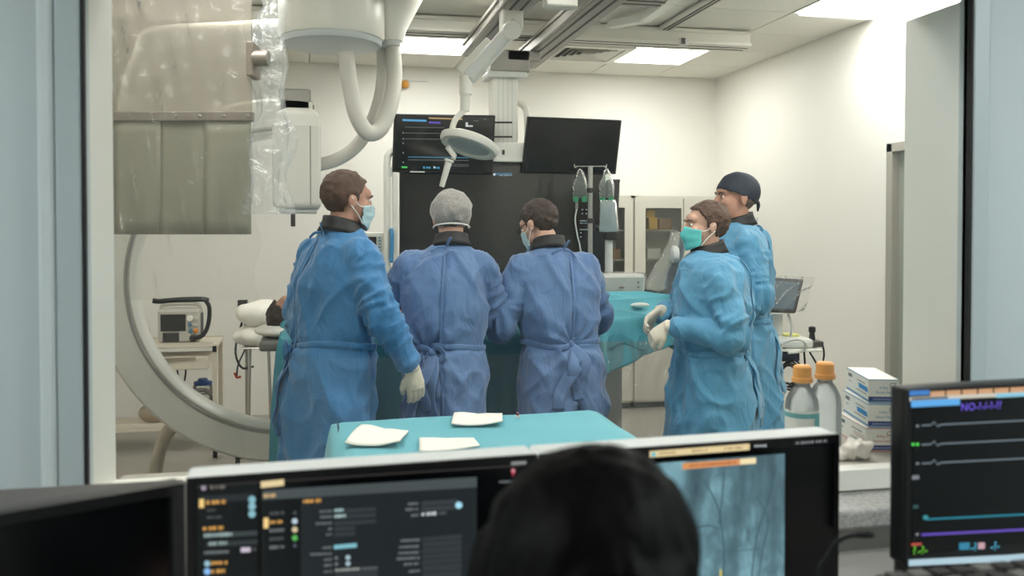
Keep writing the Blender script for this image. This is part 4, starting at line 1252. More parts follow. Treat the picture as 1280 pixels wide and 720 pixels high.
MB().slab([P(982, 424, DU), P(1000, 424, DU), P(1000, 418, DU), P(982, 418, DU)], FWD_H, .1).build('gel_packet', mat('pale yellow packet', rgb(214, 212, 120), .5), t, bevel=.006)
MB().lathe(P(1015, 425, DU - .05), [(.02, 0), (.016, .025), (.014, .04), (.02, .05), (.02, .075), (.008, .08)], 16).build('probe', m_blackm, t, smooth='auto')
MB().slab([P(1010, 434, DU - .1), P(1030, 434, DU - .1), P(1030, 427, DU - .1), P(1010, 427, DU - .1)], FWD_H, .1).build('probe_holder', m_dark, t, bevel=.006)
MB().slab([P(974, 452, DU - .1), P(1000, 452, DU - .1), P(1000, 441, DU - .1), P(974, 441, DU - .1)], FWD_H, .14).build('connector_block', mat('navy connector', rgb(30, 34, 60), .5), t, bevel=.008)
for k in range(5):
    c = P(986 + (k % 3) * 2, 467 + k, DU - .12 - .01 * k)
    r_ = .052 + .012 * (k % 3)
    MB().tube([c + RIGHT * r_ * .85 * math.cos(a) + UPV * r_ * 1.15 * math.sin(a) for a in [2 * PI * j / 24 for j in range(24)]], .0055, 6, closed=True).build('cable_coil', m_blackm, t, smooth=True)
for pts in ([(1005, 440), (1006, 455), (1004, 470), (1007, 484)], [(1028, 430), (1030, 445), (1024, 470), (1026, 485)], [(1012, 440), (1018, 450), (1026, 464)], [(984, 478), (990, 484), (996, 494)]):
    MB().tube(spline([P(x, y, DU - .08) for x, y in pts], 6), .0055, 6).build('cable', m_blackm, t, smooth=True)
MB().cyl((q.x - .05, q.y + .1, .08), (q.x - .05, q.y + .1, q.z - .03), .035).build('column', m_whiteg, t)
for k in range(4):
    a = PI / 4 + k * PI / 2
    e = (q.x - .05 + .3 * math.cos(a), q.y + .1 + .3 * math.sin(a), .08)
    lg = MB().beam((q.x - .05, q.y + .1, .09), e, .06, .04).build('base_leg', m_whiteg, t, bevel=.006)
    MB().lathe((e[0] - .012, e[1], .035), [(.035, 0), (.035, .024)], 16, ax=(1, 0, 0)).build('caster', m_blackm, lg)

# ------------------------------------------------------------------ on the window sill
SZ = WZ0
ROTB = R(-17)
def sill_box(label, cx, cy, rot, k, stripe, w=.083, l=.225, h=.067):
    z = SZ + .001 + k * (h + .0015)
    t = thing('supply_box', label, 'box', (cx, cy, z), rot, 'supply boxes on the window sill')
    m = mat('white printed carton', rgb(238, 236, 228), .55, var=.02)
    MB().box((-w / 2, 0, 0), (w / 2, l, h)).build('carton', m, t, world=False, bevel=.0015)
    ik = Ink((0, 0, 0), (0, -1, 0), .0004)
    ik.k = .0004
    def q(x0, x1, z0, z1, col, lvl=1): ik.poly([Vector((x, -.0004 * lvl, zz)) for x, zz in ((x0, z0), (x1, z0), (x1, z1), (x0, z1))], col)
    nav = rgb(34, 56, 120)
    q(-w / 2 + .0, w / 2, .004, .018, nav)
    ik.text('CE', (.016, 0, .046), (1, 0, 0), (0, 0, 1), .017, rgb(60, 60, 60), 2)
    tc = rgb(50, 130, 170) if stripe == 'blue' else rgb(190, 70, 60)
    ik.text('X-Ray D.', (-.012, 0, .040), (1, 0, 0), (0, 0, 1), .010, tc, 2)
    ik.text('Gauze Swab', (-.022, 0, .027), (1, 0, 0), (0, 0, 1), .010, tc, 2)
    for j in range(9): q(-w / 2 + .012 + j * .0068, -w / 2 + .0168 + j * .0068, .0085, .0125, rgb(150, 165, 200), 2)
    q(-w / 2, w / 2, 0, .003, rgb(90, 150, 190) if stripe == 'blue' else rgb(200, 110, 100)); q(-w / 2, w / 2, h - .003, h, rgb(90, 150, 190) if stripe == 'blue' else rgb(214, 160, 150))
    ik.build('end_print', t, 0, world=False)
    ik2 = Ink((0, 0, 0), (-1, 0, 0), .0004)
    def q2(y0, y1, z0, z1, col, lvl=1, sk=0): ik2.poly([Vector((-w / 2 - .0004 * lvl, yy, zz)) for yy, zz in ((y0 + sk, z0), (y1 + sk, z0), (y1, z1), (y0, z1))], col)
    blue = rgb(48, 140, 205) if stripe == 'blue' else rgb(226, 214, 205)
    q2(.0, l, .003, .008, rgb(56, 140, 190) if stripe == 'blue' else rgb(214, 170, 160)); q2(0, l, h - .003, h, rgb(90, 150, 190) if stripe == 'blue' else rgb(214, 170, 160))
    q2(.01, .10, .028, .042, blue, 1, -.008)
    q2(.03, .11, .047, .050, rgb(130, 130, 130)); q2(.015, .12, .019, .022, rgb(140, 140, 140))
    q2(.165, .205, .045, .055, rgb(110, 110, 112)); q2(.175, .2, .03, .035, rgb(190, 190, 188))
    ik2.build('side_print', t, 0, world=False)
    if k == 1:
        MB().box((w / 2 + .0002, .002, .025), (w / 2 + .002, .02, .042)).build('green_seal', mat('green seal', rgb(60, 130, 80), .5), t, world=False)
    return t
nb = PZ(1083, 566, SZ)
bxc = Vector((nb.x + .045, max(nb.y, YN + .03), 0))
sill_box('red-lettered white supply box at the bottom of the stack', bxc.x, bxc.y, R(-13), 0, 'red')
sill_box('blue-lettered white supply box with green seal, middle of the stack', bxc.x + .004, bxc.y - .004, R(-16), 1, 'blue')
sill_box('blue-lettered white supply box on top of the stack', bxc.x + .008, bxc.y + .0, R(-18), 2, 'blue')
# crumpled white packet before the boxes
q = PZ(1060, 570, SZ)
mb = MB().ell((q.x + .005, YN + .075, SZ + .024), (.04, .03, .024)).ell((q.x - .03, YN + .075, SZ + .014), (.03, .025, .014))
me = remesh(mb, .006, 1)
V = coords(me); N_ = normals(me)
V += N_ * ((np.abs(vnoise(V * 60, 3) - .5) - .12) * .05 + (np.abs(vnoise(V * 130, 5) - .5)) * .012)[:, None]
base = np.array([q.x, YN + .09, SZ])
V[:, 2] = np.maximum(V[:, 2], SZ + .001)
set_coords(me, V - base)
o = link_mesh('crumpled_packet', me, mat('crumpled white packet', rgb(240, 232, 224), .35, bump=.3, bscale=60), None)
o.location = base; MW[o.name] = Matrix.Translation(base)
tag(o, 'crumpled white packet leaning at the foot of the box stack', 'packet')
# two bottles with orange caps
m_btl = clear_mat('milky clear bottle plastic', (.93, .96, .96, 1), opacity=.5, tintcol=(.93, .96, .96, 1), rough=.12, fres=1.45, translucent=True)
m_cap = mat('orange bottle cap', rgb(246, 176, 96), .4)
for (px, lab, lb) in ((1001, 'orange-capped bottle with teal label farther from the box stack', True), (1031, 'plain orange-capped bottle nearest the box stack', False)):
    c = PZ(px, 566, SZ); c.y = min(max(c.y, YN + .08), YF); c.x = PY(px, 500, c.y).x + (.004 if lb else 0)
    if not lb: c.y += .055; c.x = PY(px, 500, c.y).x
    t = thing('saline_bottle', lab, 'bottle', (c.x, c.y, SZ), group='bottles on the window sill')
    MB().lathe((c.x, c.y, SZ + .001), [(.04, 0), (.046, .006), (.046, .125), (.043, .15), (.03, .178), (.021, .188), (.021, .2)], 32).build('body', m_btl, t, smooth='auto')
    MB().lathe((c.x, c.y, SZ + .2), [(.029, 0), (.029, .012), (.026, .014), (.025, .042), (.02, .047)], 28).build('cap', m_cap, t, smooth='auto')
    if lb:
        mb = MB()
        rs = [[(c.x + .0466 * math.cos(a), c.y + .0466 * math.sin(a), SZ + z) for a in [R(150 + 170 * k / 20) for k in range(21)]] for z in (.03, .125)]
        mb.grid(rs); mb.build('label_paper', mat('white label paper', rgb(232, 236, 232), .5), t, smooth=True)
        mb = MB(); mb.grid([[(c.x + .0471 * math.cos(a), c.y + .0471 * math.sin(a), SZ + z) for a in [R(285 + 35 * k / 8) for k in range(9)]] for z in (.032, .118)])
        mb.grid([[(c.x + .0471 * math.cos(a), c.y + .0471 * math.sin(a), SZ + z) for a in [R(160 + 125 * k / 12) for k in range(13)]] for z in (.105, .118)])
        mb.build('label_band', mat('teal label band', rgb(110, 180, 185), .5), t, smooth=True)
# sheet of paper on the sill, left
q0, q1 = PZ(160, 580, SZ + .004), PZ(278, 580, SZ + .004)
tag(MB().slab([(q0.x, YN + .1, SZ + .001), (q1.x, YN + .1, SZ + .001), (q1.x - .01, YN + .25, SZ + .001), (q0.x, YN + .25, SZ + .001)], (0, 0, 1), .008).build('paper_pad', m_paper, None, bevel=.001, loc=(q0.x, YN + .1, SZ)), 'thin white paper pad lying on the window sill at left', 'paper')
# ------------------------------------------------------------------ control room desk and screens
DZ_ = .735
t = thing('control_desk', 'grey control desk under the monitors', 'desk', (.3, 1.5, 0))
MB().box((-1.4, 1.08, DZ_ - .035), (2.4, 1.92, DZ_)).build('desktop', mat('grey desk laminate', rgb(126, 124, 120), .5, var=.04), t, bevel=.004)
for x in (-1.3, .3, 2.3):
    MB().box((x - .02, 1.14, 0), (x + .02, 1.88, DZ_ - .035)).build('panel_leg', m_dark, t)

m_dk = mat('black screen', rgb(9, 11, 13), .18)
m_mon = mat('white monitor housing', rgb(243, 244, 241), .45)
def desk_monitor(name, label, pl, pr, h, thick, m_body, m_bez, ztop):
    """pl, pr: pixels of the top front corners (front top edge), ztop its height"""
    a, b = PZ(pl[0], pl[1], ztop), PZ(pr[0], pr[1], ztop)
    ex = (b - a).normalized(); n = ex.cross(Vector((0, 0, 1))).normalized()
    if n.dot(EYE - a) < 0: n = -n
    c = (a + b) / 2
    t = thing(name, label, 'monitor', (c.x, c.y, DZ_))
    dz = Vector((0, 0, -h))
    MB().slab([a, b, b + dz, a + dz], -n, thick).build('housing', m_body, t, bevel=.006)
    z_ = Vector((0, 0, -.0015))
    MB().slab([a + z_, b + z_, b + dz, a + dz], n, .006).build('bezel', m_bez, t)
    bz = .012
    q = [a + ex * bz + Vector((0, 0, -bz - .006)), b - ex * bz + Vector((0, 0, -bz - .006)), b - ex * bz + dz + Vector((0, 0, bz + .008)), a + ex * bz + dz + Vector((0, 0, bz + .008))]
    q = [p + n * .0062 for p in q]
    s_ = MB().slab(q, n, .0008).build('screen', m_dk, t)
    back = c - n * (thick + .02)
    MB().beam((back.x, back.y, DZ_ + .02), (back.x, back.y, ztop - h * .5), .09, .035, up=(n.x, n.y, 0)).build('stand_neck', m_body, t, bevel=.006)
    MB().cbox((back.x, back.y, DZ_ + .011), (.24, .17, .02)).build('stand_foot', m_body, t, bevel=.006)
    return t, s_, q[0] + n * .0012, n, ex
ZT = 1.12
W1 = rgb(170, 176, 178); DG = rgb(78, 84, 86); MG = rgb(110, 116, 118); OR = rgb(214, 160, 84); TE = rgb(140, 190, 200); CR = rgb(228, 208, 160)
t, scr, o_, n_, ex_ = desk_monitor('desk_monitor', 'wide left desk monitor showing grey and amber settings panels', (233, 596), (670, 566), .345, .062, m_mon, m_black, ZT)
ik = Ink(o_, n_)
def sl(x, y, x2): return y - (x2 - x) * .062            # screen rows rise to the right
PN = rgb(33, 39, 42)
# panels
ik.px([(246, 606), (246, 720 + 30), (322, 720 + 30), (322, 601)], rgb(13, 17, 19), 1)
ik.px([(246, 607), (246, 609), (650, 583), (650, 581)], rgb(52, 50, 48), 2)
ik.px([(328, 614), (328, 760), (596, 760), (596, 596)], PN, 1)
ik.px([(328, 613), (328, 625), (596, 609), (596, 596)], rgb(72, 80, 82), 2)
ik.px([(329, 626), (329, 760), (376, 760), (376, 622)], rgb(14, 18, 20), 2)
L3 = 3
ik.px([(326, 602), (326, 610), (355, 607), (355, 599)], CR, L3)
ik.dot(254.5, 610, 3.2, rgb(160, 150, 165)); ik.words(263, 609.5, 281, 608.5, 4.5, rgb(120, 116, 108), L3)
ik.px([(250, 629), (250, 620), (316, 616), (316, 625)], rgb(36, 42, 46), 2)
ik.bar(249, 629.5, 255, 629.2, 11, rgb(244, 208, 130), L3); ik.words(258, 628.3, 282, 627, 5, OR, L3)
for y in (624.5, 633, 642.5): ik.dot(315, y, 4.6, TE); ik.dot(314, y, 2, rgb(110, 160, 175))
ik.words(259, 638, 269, 637.4, 3.4, DG, L3); ik.words(259, 647, 277, 646, 3.8, DG, L3)
ik.words(253.5, 661, 279, 659.5, 5, OR, L3)
ik.px([(254, 667), (254, 673), (322, 669), (322, 663)], rgb(58, 66, 68), 2); ik.words(255, 669.5, 291, 667.5, 5, rgb(150, 170, 168), L3)
ik.px([(258, 678), (258, 684), (322, 680), (322, 674)], rgb(48, 55, 58), 2); ik.words(261, 679.8, 284, 678.5, 4.6, rgb(150, 170, 168), L3)
ik.words(255, 691, 286, 689.5, 4, MG, L3); ik.bar(301, 687.5, 313, 687, 6, rgb(200, 190, 205), L3); ik.dot(318, 686.5, 2, DG)
ik.dot(259, 704.5, 3.8, rgb(150, 190, 205)); ik.words(264, 704, 284, 703, 5, OR, L3)
ik.dot(259, 714.5, 4.2, rgb(140, 190, 240)); ik.words(264, 714.5, 281, 713.5, 5, OR, L3)
ik.words(329.5, 620, 345, 619, 5, rgb(200, 170, 120), L3)
ik.bar(329.5, 654, 335.5, 653.6, 13, rgb(246, 212, 140), L3)
for i, (y, c_) in enumerate(((642, DG), (653, OR), (663.5, MG), (674, DG), (684.5, MG))):
    ik.words(337, y, 355, y - 1.2, 4.2, c_, L3)
for y, c_ in ((641, DG), (651.5, rgb(190, 210, 220)), (662, rgb(214, 196, 160)), (672.5, rgb(90, 180, 90)), (682, rgb(84, 90, 110))): ik.dot(368.5, y, 3.6 if y > 645 and y < 680 else 2.2, c_)
ik.words(379, 627, 401, 625.5, 5, OR, L3)
for y, x0_ in ((639.5, 400), (646.5, 400), (654.5, 395), (661.5, 410), (668.5, 408)):
    ik.words(x0_, y, 415, y - .8, 3.2, MG, L3)
    xe = 470 if y < 656 else 444
    ik.px([(418, y - 2.6), (418, y + 2.6), (xe, y + 2.6 - (xe - 418) * .06), (xe, y - 2.6 - (xe - 418) * .06)], rgb(52, 59, 62), 3)
ik.words(418, 638, 429, 637.4, 4, rgb(160, 190, 190), 4); ik.words(418, 645.5, 432, 644.5, 4, rgb(170, 196, 196), 4)
ik.words(403, 685, 415, 684, 3.2, MG, L3); ik.bar(417.5, 684, 446, 681.5, 5.2, rgb(130, 190, 204), L3)
for y in (692, 699, 706, 714): ik.words(388 if y < 695 else 405, y + 1, 415, y, 3, MG, L3)
for y in (697.5, 705): ik.dot(420.5, y, 2.2, MG); ik.dot(435, y - .6, 3, rgb(170, 196, 204)); 
ik.words(419, 713, 450, 711, 4, rgb(150, 156, 150), L3); ik.bar(452, 711, 472, 709.8, 4, DG, L3)
ik.px([(419, 716), (419, 760), (472, 757), (472, 712)], rgb(50, 57, 60), 3)
for y, x0_ in ((630, 510), (637, 507), (644.5, 514)):
    ik.words(x0_, y, 523, y - .8, 3.4, MG, L3)
    if y < 640: ik.px([(527, y - 3.2), (527, y + 2.4), (573, y - .6), (573, y - 6)], rgb(56, 63, 66), 3)
ik.words(527, 643, 546, 641.6, 4.4, rgb(196, 206, 206), L3); ik.words(548, 641.5, 558, 641, 4, DG, L3)
ik.dot(573.5, 631.5, 4.4, rgb(170, 225, 245), 4)
ik.px([(528, 672), (528, 760), (577, 760), (577, 667.5)], rgb(52, 58, 61), 3)
for y, x0_ in ((675.5, 501), (683.5, 499), (691, 498), (698, 496), (705, 505), (714, 511)):
    ik.words(x0_, y + .6, 525, y - .8, 3.4, MG, L3)
    ik.bar(528, y + 1.5, 577, y - 1.8, 1, rgb(34, 40, 43), 4)
ik.bar(639, 579.4, 658, 578.2, 4.4, rgb(130, 132, 132), L3); ik.dot(641.5, 588.5, 2.6, rgb(214, 130, 140)); ik.dot(641.5, 592.5, 2, rgb(170, 50, 70)); ik.words(624, 602.5, 644, 601.5, 3.2, MG, L3)
ik.build('screen_graphics', t, 1.0)

t, scr, o_, n_, ex_ = desk_monitor('desk_monitor', 'wide right desk monitor showing a bluish x-ray picture', (673, 566), (1047, 541), .345, .062, m_mon, m_black, ZT)
# x-ray picture: a screen image, procedural
mx = bpy.data.materials.new('x-ray picture on screen'); mx.use_nodes = True
nt = mx.node_tree; b_ = nt.nodes['Principled BSDF']; b_.inputs['Base Color'].default_value = (.01, .01, .01, 1); b_.inputs['Roughness'].default_value = .3
tc = nt.nodes.new('ShaderNodeTexCoord')
def nz(scale, st, det=4, dist=0.0):
    mp = nt.nodes.new('ShaderNodeMapping'); mp.inputs['Scale'].default_value = st
    n = nt.nodes.new('ShaderNodeTexNoise'); n.inputs['Scale'].default_value = scale; n.inputs['Detail'].default_value = det; n.inputs['Distortion'].default_value = dist
    nt.links.new(tc.outputs['Object'], mp.inputs[0]); nt.links.new(mp.outputs[0], n.inputs['Vector'])
    return n.outputs['Fac']
n1 = nz(13, (1.3, 1.3, .35), 3, .3); n2 = nz(42, (1.2, 1.2, .8), 5, .4)
mixn = nt.nodes.new('ShaderNodeMath'); mixn.operation = 'MULTIPLY_ADD'; mixn.inputs[1].default_value = .35
nt.links.new(n2, mixn.inputs[0]); nt.links.new(n1, mixn.inputs[2])
cr = nt.nodes.new('ShaderNodeValToRGB')
cr.color_ramp.elements[0].position = .42; cr.color_ramp.elements[0].color = rgb(60, 80, 88)
cr.color_ramp.elements[1].position = .92; cr.color_ramp.elements[1].color = rgb(138, 186, 198)
e = cr.color_ramp.elements.new(.66); e.color = rgb(88, 120, 130)
nt.links.new(mixn.outputs[0], cr.inputs[0]); nt.links.new(cr.outputs[0], b_.inputs['Emission Color']); b_.inputs['Emission Strength'].default_value = 1.0
ik = Ink(o_, n_); ik.px([(700, 588), (700, 770), (980, 770), (981, 567)], (1, 1, 1, 1), 1)
ik.build('xray_picture', t, 1.0, material=mx)
ik = Ink(o_, n_)
DV = rgb(66, 92, 101)
# catheter and vessel shadows of the picture, drawn on the screen
for pts, w_ in (([(880, 600), (899, 640), (905, 700), (900, 740)], 2.4), ([(970, 580), (962, 620), (946, 670), (938, 740)], 1.7), ([(905, 590), (903, 620), (899, 655)], 1.6), ([(872, 659), (886, 657), (899, 661)], 1.6), ([(897, 690), (925, 688), (950, 686)], .9), ([(945, 620), (960, 650), (953, 690), (946, 740)], 1.3)):
    sp = [Vector((a, b, 0)) for a, b in pts]; sp = spline(sp, 5)
    for a, b in zip(sp[:-1], sp[1:]):
        ik.px([(a.x - w_ / 2, a.y), (b.x - w_ / 2, b.y), (b.x + w_ / 2, b.y), (a.x + w_ / 2, a.y)] if abs(a.y - b.y) > abs(a.x - b.x) else [(a.x, a.y - w_ / 2), (b.x, b.y - w_ / 2), (b.x, b.y + w_ / 2), (a.x, a.y + w_ / 2)], DV if w_ < 2 else rgb(74, 100, 110), 2)
ik.px([(812, 564), (812, 572), (937, 562.5), (937, 554.5)], CR, 2); ik.dot(817, 568, 3, rgb(110, 190, 205)); ik.words(823, 567, 845, 565.5, 3, rgb(170, 145, 100), 3); ik.words(865, 564, 884, 562.6, 3, rgb(170, 145, 100), 3); ik.words(905, 561, 928, 559.4, 3, rgb(170, 145, 100), 3)
ik.words(943, 557.6, 958, 557, 3.2, W1, 2); ik.words(995, 554, 1034, 551, 3.6, rgb(120, 124, 126), 2)
ik.px([(853, 579), (853, 587), (925, 581), (925, 573.5)], rgb(216, 150, 96), 2); ik.px([(925, 573.5), (925, 581), (945, 579.4), (945, 572)], rgb(246, 226, 178), 2); ik.words(862, 582.4, 920, 578, 3, rgb(180, 104, 70), 3)
ik.bar(901, 720, 901, 712, 2, rgb(220, 200, 80), 3); ik.px([(899.8, 712), (899.8, 740), (902.2, 740), (902.2, 712)], rgb(214, 200, 90), 3)
ik.build('screen_graphics', t, 1.0)

t, scr, o_, n_, ex_ = desk_monitor('vital_signs_display', 'right desk monitor with heart-rate traces and purple numbers', (1131, 485.5), (1330, 474.5), .318, .04, m_black, m_black, 1.222)
ik = Ink(o_, n_)
def hy(x, y): return y - (x - 1131) * .05
def hbar(x0, x1, y, h, c_, lvl=2): ik.bar(x0, hy(x0, y), x1, hy(x1, y), h, c_, lvl)
hbar(1137, 1162, 492, 6, rgb(70, 130, 200)); 
for k in range(6): hbar(1163 + k * 20, 1181 + k * 20, 494 , 6, rgb(206, 160, 120)); 
hbar(1137, 1320, 499.5, 5, rgb(204, 200, 186)); hbar(1139, 1185, 499.5, 3, rgb(90, 90, 90), 3); hbar(1245, 1300, 500.5, 5, rgb(140, 200, 220), 3)
hbar(1139, 1200, 505.5, 8.5, rgb(96, 172, 232), 3)
ex = ex_; ey = Vector((0, 0, 1))
ik.text('NO-?-/-?-??', PPL(1200, hy(1200, 517), o_, n_), ex, ey, .02, rgb(120, 96, 235), 3)
for y in (533, 557, 580.5):
    pts = [(1152 + k * 4, hy(1152 + k * 4, y)) for k in range(46)]
    for k, (a, b) in enumerate(zip(pts[:-1], pts[1:])):
        ja = -4 if k == 4 else (2.4 if k == 5 else 0); jb = -4 if k + 1 == 4 else (2.4 if k + 1 == 5 else 0)
        ik.px([(a[0], a[1] + ja - .9), (a[0], a[1] + ja + .9), (b[0], b[1] + jb + .9), (b[0], b[1] + jb - .9)], rgb(110, 122, 130), 2)
for y in (556, ): ik.dot(1141.5, y - .4, 1.9, rgb(90, 230, 90)); ik.dot(1147, y - .6, 1.9, rgb(90, 230, 90))
for y in (532.5, 579.5): ik.dot(1147, y, 1.8, rgb(130, 134, 136))
hbar(1140, 1149, 597.5, 5, rgb(120, 126, 130)); hbar(1141, 1148, 634, 4.5, rgb(50, 80, 80))
hbar(1157, 1330, 650.5, 2.2, rgb(40, 130, 150)); hbar(1154, 1160, 648, 5, rgb(60, 140, 150), 3)
hbar(1152, 1330, 669.5, 3, rgb(100, 76, 180)); ik.dot(1146.5, 668, 1.8, rgb(140, 144, 146))
ik.text('?', PPL(1140, 693, o_, n_), ex, ey, .022, rgb(120, 220, 60), 3); ik.text('-?-', PPL(1146, 693, o_, n_), ex, ey, .022, rgb(120, 220, 60), 3)
hbar(1139, 1152, 681, 3, rgb(190, 80, 70))
hbar(1199, 1212, 686.5, 9, rgb(50, 130, 160)); ik.text('-?-', PPL(1212, hy(1212, 693), o_, n_), ex, ey, .022, rgb(90, 200, 235), 3); hbar(1223, 1231, 687, 8, rgb(200, 160, 170), 3); ik.text('-?-', PPL(1237, hy(1237, 693), o_, n_), ex, ey, .022, rgb(90, 200, 235), 3)
hbar(1136, 1325, 704, 8, rgb(176, 204, 216))
ik.build('screen_graphics', t, 1.0)

# black monitor at the left edge
t, scr, o_, n_, ex_ = desk_monitor('dark_monitor', 'switched-off black monitor at the left edge of the desk', (-30, 645), (229, 602), .34, .035, mat('dark grey monitor case', rgb(62, 58, 56), .45), m_black, 1.1)
# dark flat-topped case behind it
a = PZ(-10, 612, 1.035); b = PZ(228, 609, 1.035)
t = thing('equipment_case', 'dark grey flat-topped equipment case behind the black monitor', 'case', ((a.x + b.x) / 2, 1.66, DZ_))
MB().box((a.x - .1, 1.6, DZ_ + .002), (b.x + .0, 1.78, 1.035)).build('case_body', mat('dark taupe case', rgb(84, 78, 75), .45, var=.05), t, bevel=.01)
MB().box((a.x - .08, 1.594, DZ_ + .03), (b.x - .02, 1.602, 1.01)).build('front_panel', m_black, t)
# gooseneck microphone
DM = 1.36
t = thing('gooseneck_microphone', 'black gooseneck microphone beside the right desk monitor', 'microphone', P(1020, 800, DM))
g = P(1024, 740, DM)
MB().tube(spline([(g.x, g.y, DZ_ + .03), P(1024, 725, DM), P(1032, 700, DM), P(1044, 680, DM), P(1058, 671, DM), P(1072, 668.5, DM)], 8), .0036, 10).build('gooseneck', m_blackm, t, smooth=True)
MB().tube([P(1068, 669, DM), P(1073, 668.3, DM), P(1086, 667.6, DM), P(1091, 667.8, DM), P(1092.5, 668, DM)], [.003, .0048, .0055, .005, .002], 14).build('capsule', m_blackm, t, smooth=True)
MB().lathe((g.x, g.y, DZ_ + .001), [(.06, 0), (.06, .025), (.04, .032)], 28).build('base', m_black, t, smooth='auto')
# black speaker block and keyboard under the heart-rate monitor
a = PY(1112, 690, 1.62)
t = thing('desk_speaker', 'black rounded desk speaker left of the heart-rate monitor stand', 'speaker', (a.x + .08, 1.56, DZ_))
MB().box((a.x, 1.5, DZ_ + .001), (a.x + .1, 1.62, PY(1120, 684, 1.5).z)).build('cabinet', m_black, t, bevel=.02)
MB().lathe((a.x + .05, 1.5, DZ_ + .1), [(.04, 0), (.036, .006), (.01, .01)], 24, ax=(0, -1, 0)).build('driver', m_blackm, t)
c = P(1222, 728, 1.22)
t = thing('control_keypad', 'black control keypad box with grey keys at the lower right corner', 'keypad', (c.x, c.y, DZ_))
MB().box((c.x - .12, c.y - .05, DZ_ + .001), (c.x + .2, c.y + .06, c.z)).build('case', m_black, t, bevel=.006)
for i in range(3):
    for k in range(9):
        MB().cbox((c.x - .1 + k * .034, c.y - .03 + i * .032, c.z + .003), (.024, .022, .008)).build('key', mat('grey key', rgb(120, 116, 112), .5) if (i + k) % 3 == 0 else m_dark, t)
# ------------------------------------------------------------------ people
m_skin = mat('skin', rgb(200, 160, 140), .5, var=.06, vscale=25, spec=.35)
m_skin2 = mat('warm skin', rgb(184, 140, 120), .5, var=.06, vscale=25, spec=.35)
m_glove = mat('cream latex glove', rgb(232, 222, 202), .5, var=.04, vscale=30, bump=.15, bscale=80)
def gown_mat(name, col):
    m = mat(name, col, .7, var=.05, vscale=4, bump=.12, bscale=240, sheen=.3)
    nt = m.node_tree
    b = nt.nodes['Principled BSDF']
    old = b.inputs['Normal'].links[0].from_node
    tc = nt.nodes.new('ShaderNodeTexCoord')
    n = nt.nodes.new('ShaderNodeTexNoise'); n.inputs['Scale'].default_value = 9; n.inputs['Detail'].default_value = 3.5; n.inputs['Distortion'].default_value = .8
    mp = nt.nodes.new('ShaderNodeMapping'); mp.inputs['Scale'].default_value = (1, 1, .55)
    nt.links.new(tc.outputs['Object'], mp.inputs[0]); nt.links.new(mp.outputs[0], n.inputs['Vector'])
    sb = nt.nodes.new('ShaderNodeMath'); sb.operation = 'SUBTRACT'; sb.inputs[1].default_value = .5
    ab = nt.nodes.new('ShaderNodeMath'); ab.operation = 'ABSOLUTE'
    mr = nt.nodes.new('ShaderNodeMapRange'); mr.inputs[1].default_value = 0; mr.inputs[2].default_value = .22; mr.inputs[3].default_value = 1; mr.inputs[4].default_value = 0
    nt.links.new(n.outputs['Fac'], sb.inputs[0]); nt.links.new(sb.outputs[0], ab.inputs[0]); nt.links.new(ab.outputs[0], mr.inputs[0])
    bp = nt.nodes.new('ShaderNodeBump'); bp.inputs['Strength'].default_value = .55; bp.inputs['Distance'].default_value = .009
    nt.links.new(mr.outputs[0], bp.inputs['Height']); nt.links.new(old.outputs['Normal'], bp.inputs['Normal']); nt.links.new(bp.outputs['Normal'], b.inputs['Normal'])
    return m
m_gownA = gown_mat('sky blue gown', rgb(84, 149, 186))
m_gownB = gown_mat('periwinkle blue gown', rgb(87, 119, 164))
m_gownC = gown_mat('azure-lit gown', rgb(60, 126, 180))  # same cloth as the sky blue one; lighting difference put into the colour
m_gownD = gown_mat('pale aqua gown', rgb(140, 196, 214))
m_hair = mat('dark brown hair', rgb(58, 42, 33), .5, var=.45, vscale=70, stretch=(3, 3, .8), bump=.6, bscale=110)
m_hair2 = mat('brown hair', rgb(84, 60, 47), .5, var=.35, vscale=70, stretch=(3, 3, .8), bump=.6, bscale=110)
m_collar = mat('black thyroid collar', rgb(15, 15, 17), .55, var=.2, bump=.1)
m_cap = mat('navy patterned cap', rgb(40, 48, 62), .7, var=.55, vscale=60)
m_net = clear_mat('white bouffant net', (.86, .84, .82, 1), opacity=.30, tintcol=(.86, .82, .78, 1), rough=.5, fres=1.15, opvar=(150, .26, .5))
m_mask = mat('pale blue mask', rgb(176, 206, 212), .75, bump=.1, bscale=120)
m_maskg = mat('mint mask', rgb(96, 200, 198), .75, bump=.1, bscale=120)
m_trous = mat('navy scrub trousers', rgb(44, 62, 92), .8)
m_shoe = mat('white clog', rgb(210, 210, 205), .5)
m_eye = mat('eye white', rgb(226, 220, 214), .25)
m_iris = mat('dark iris', rgb(40, 28, 22), .2)
m_lens = clear_mat('spectacle lens', (.95, .96, .96, 1), .04, rough=.02, fres=1.5)

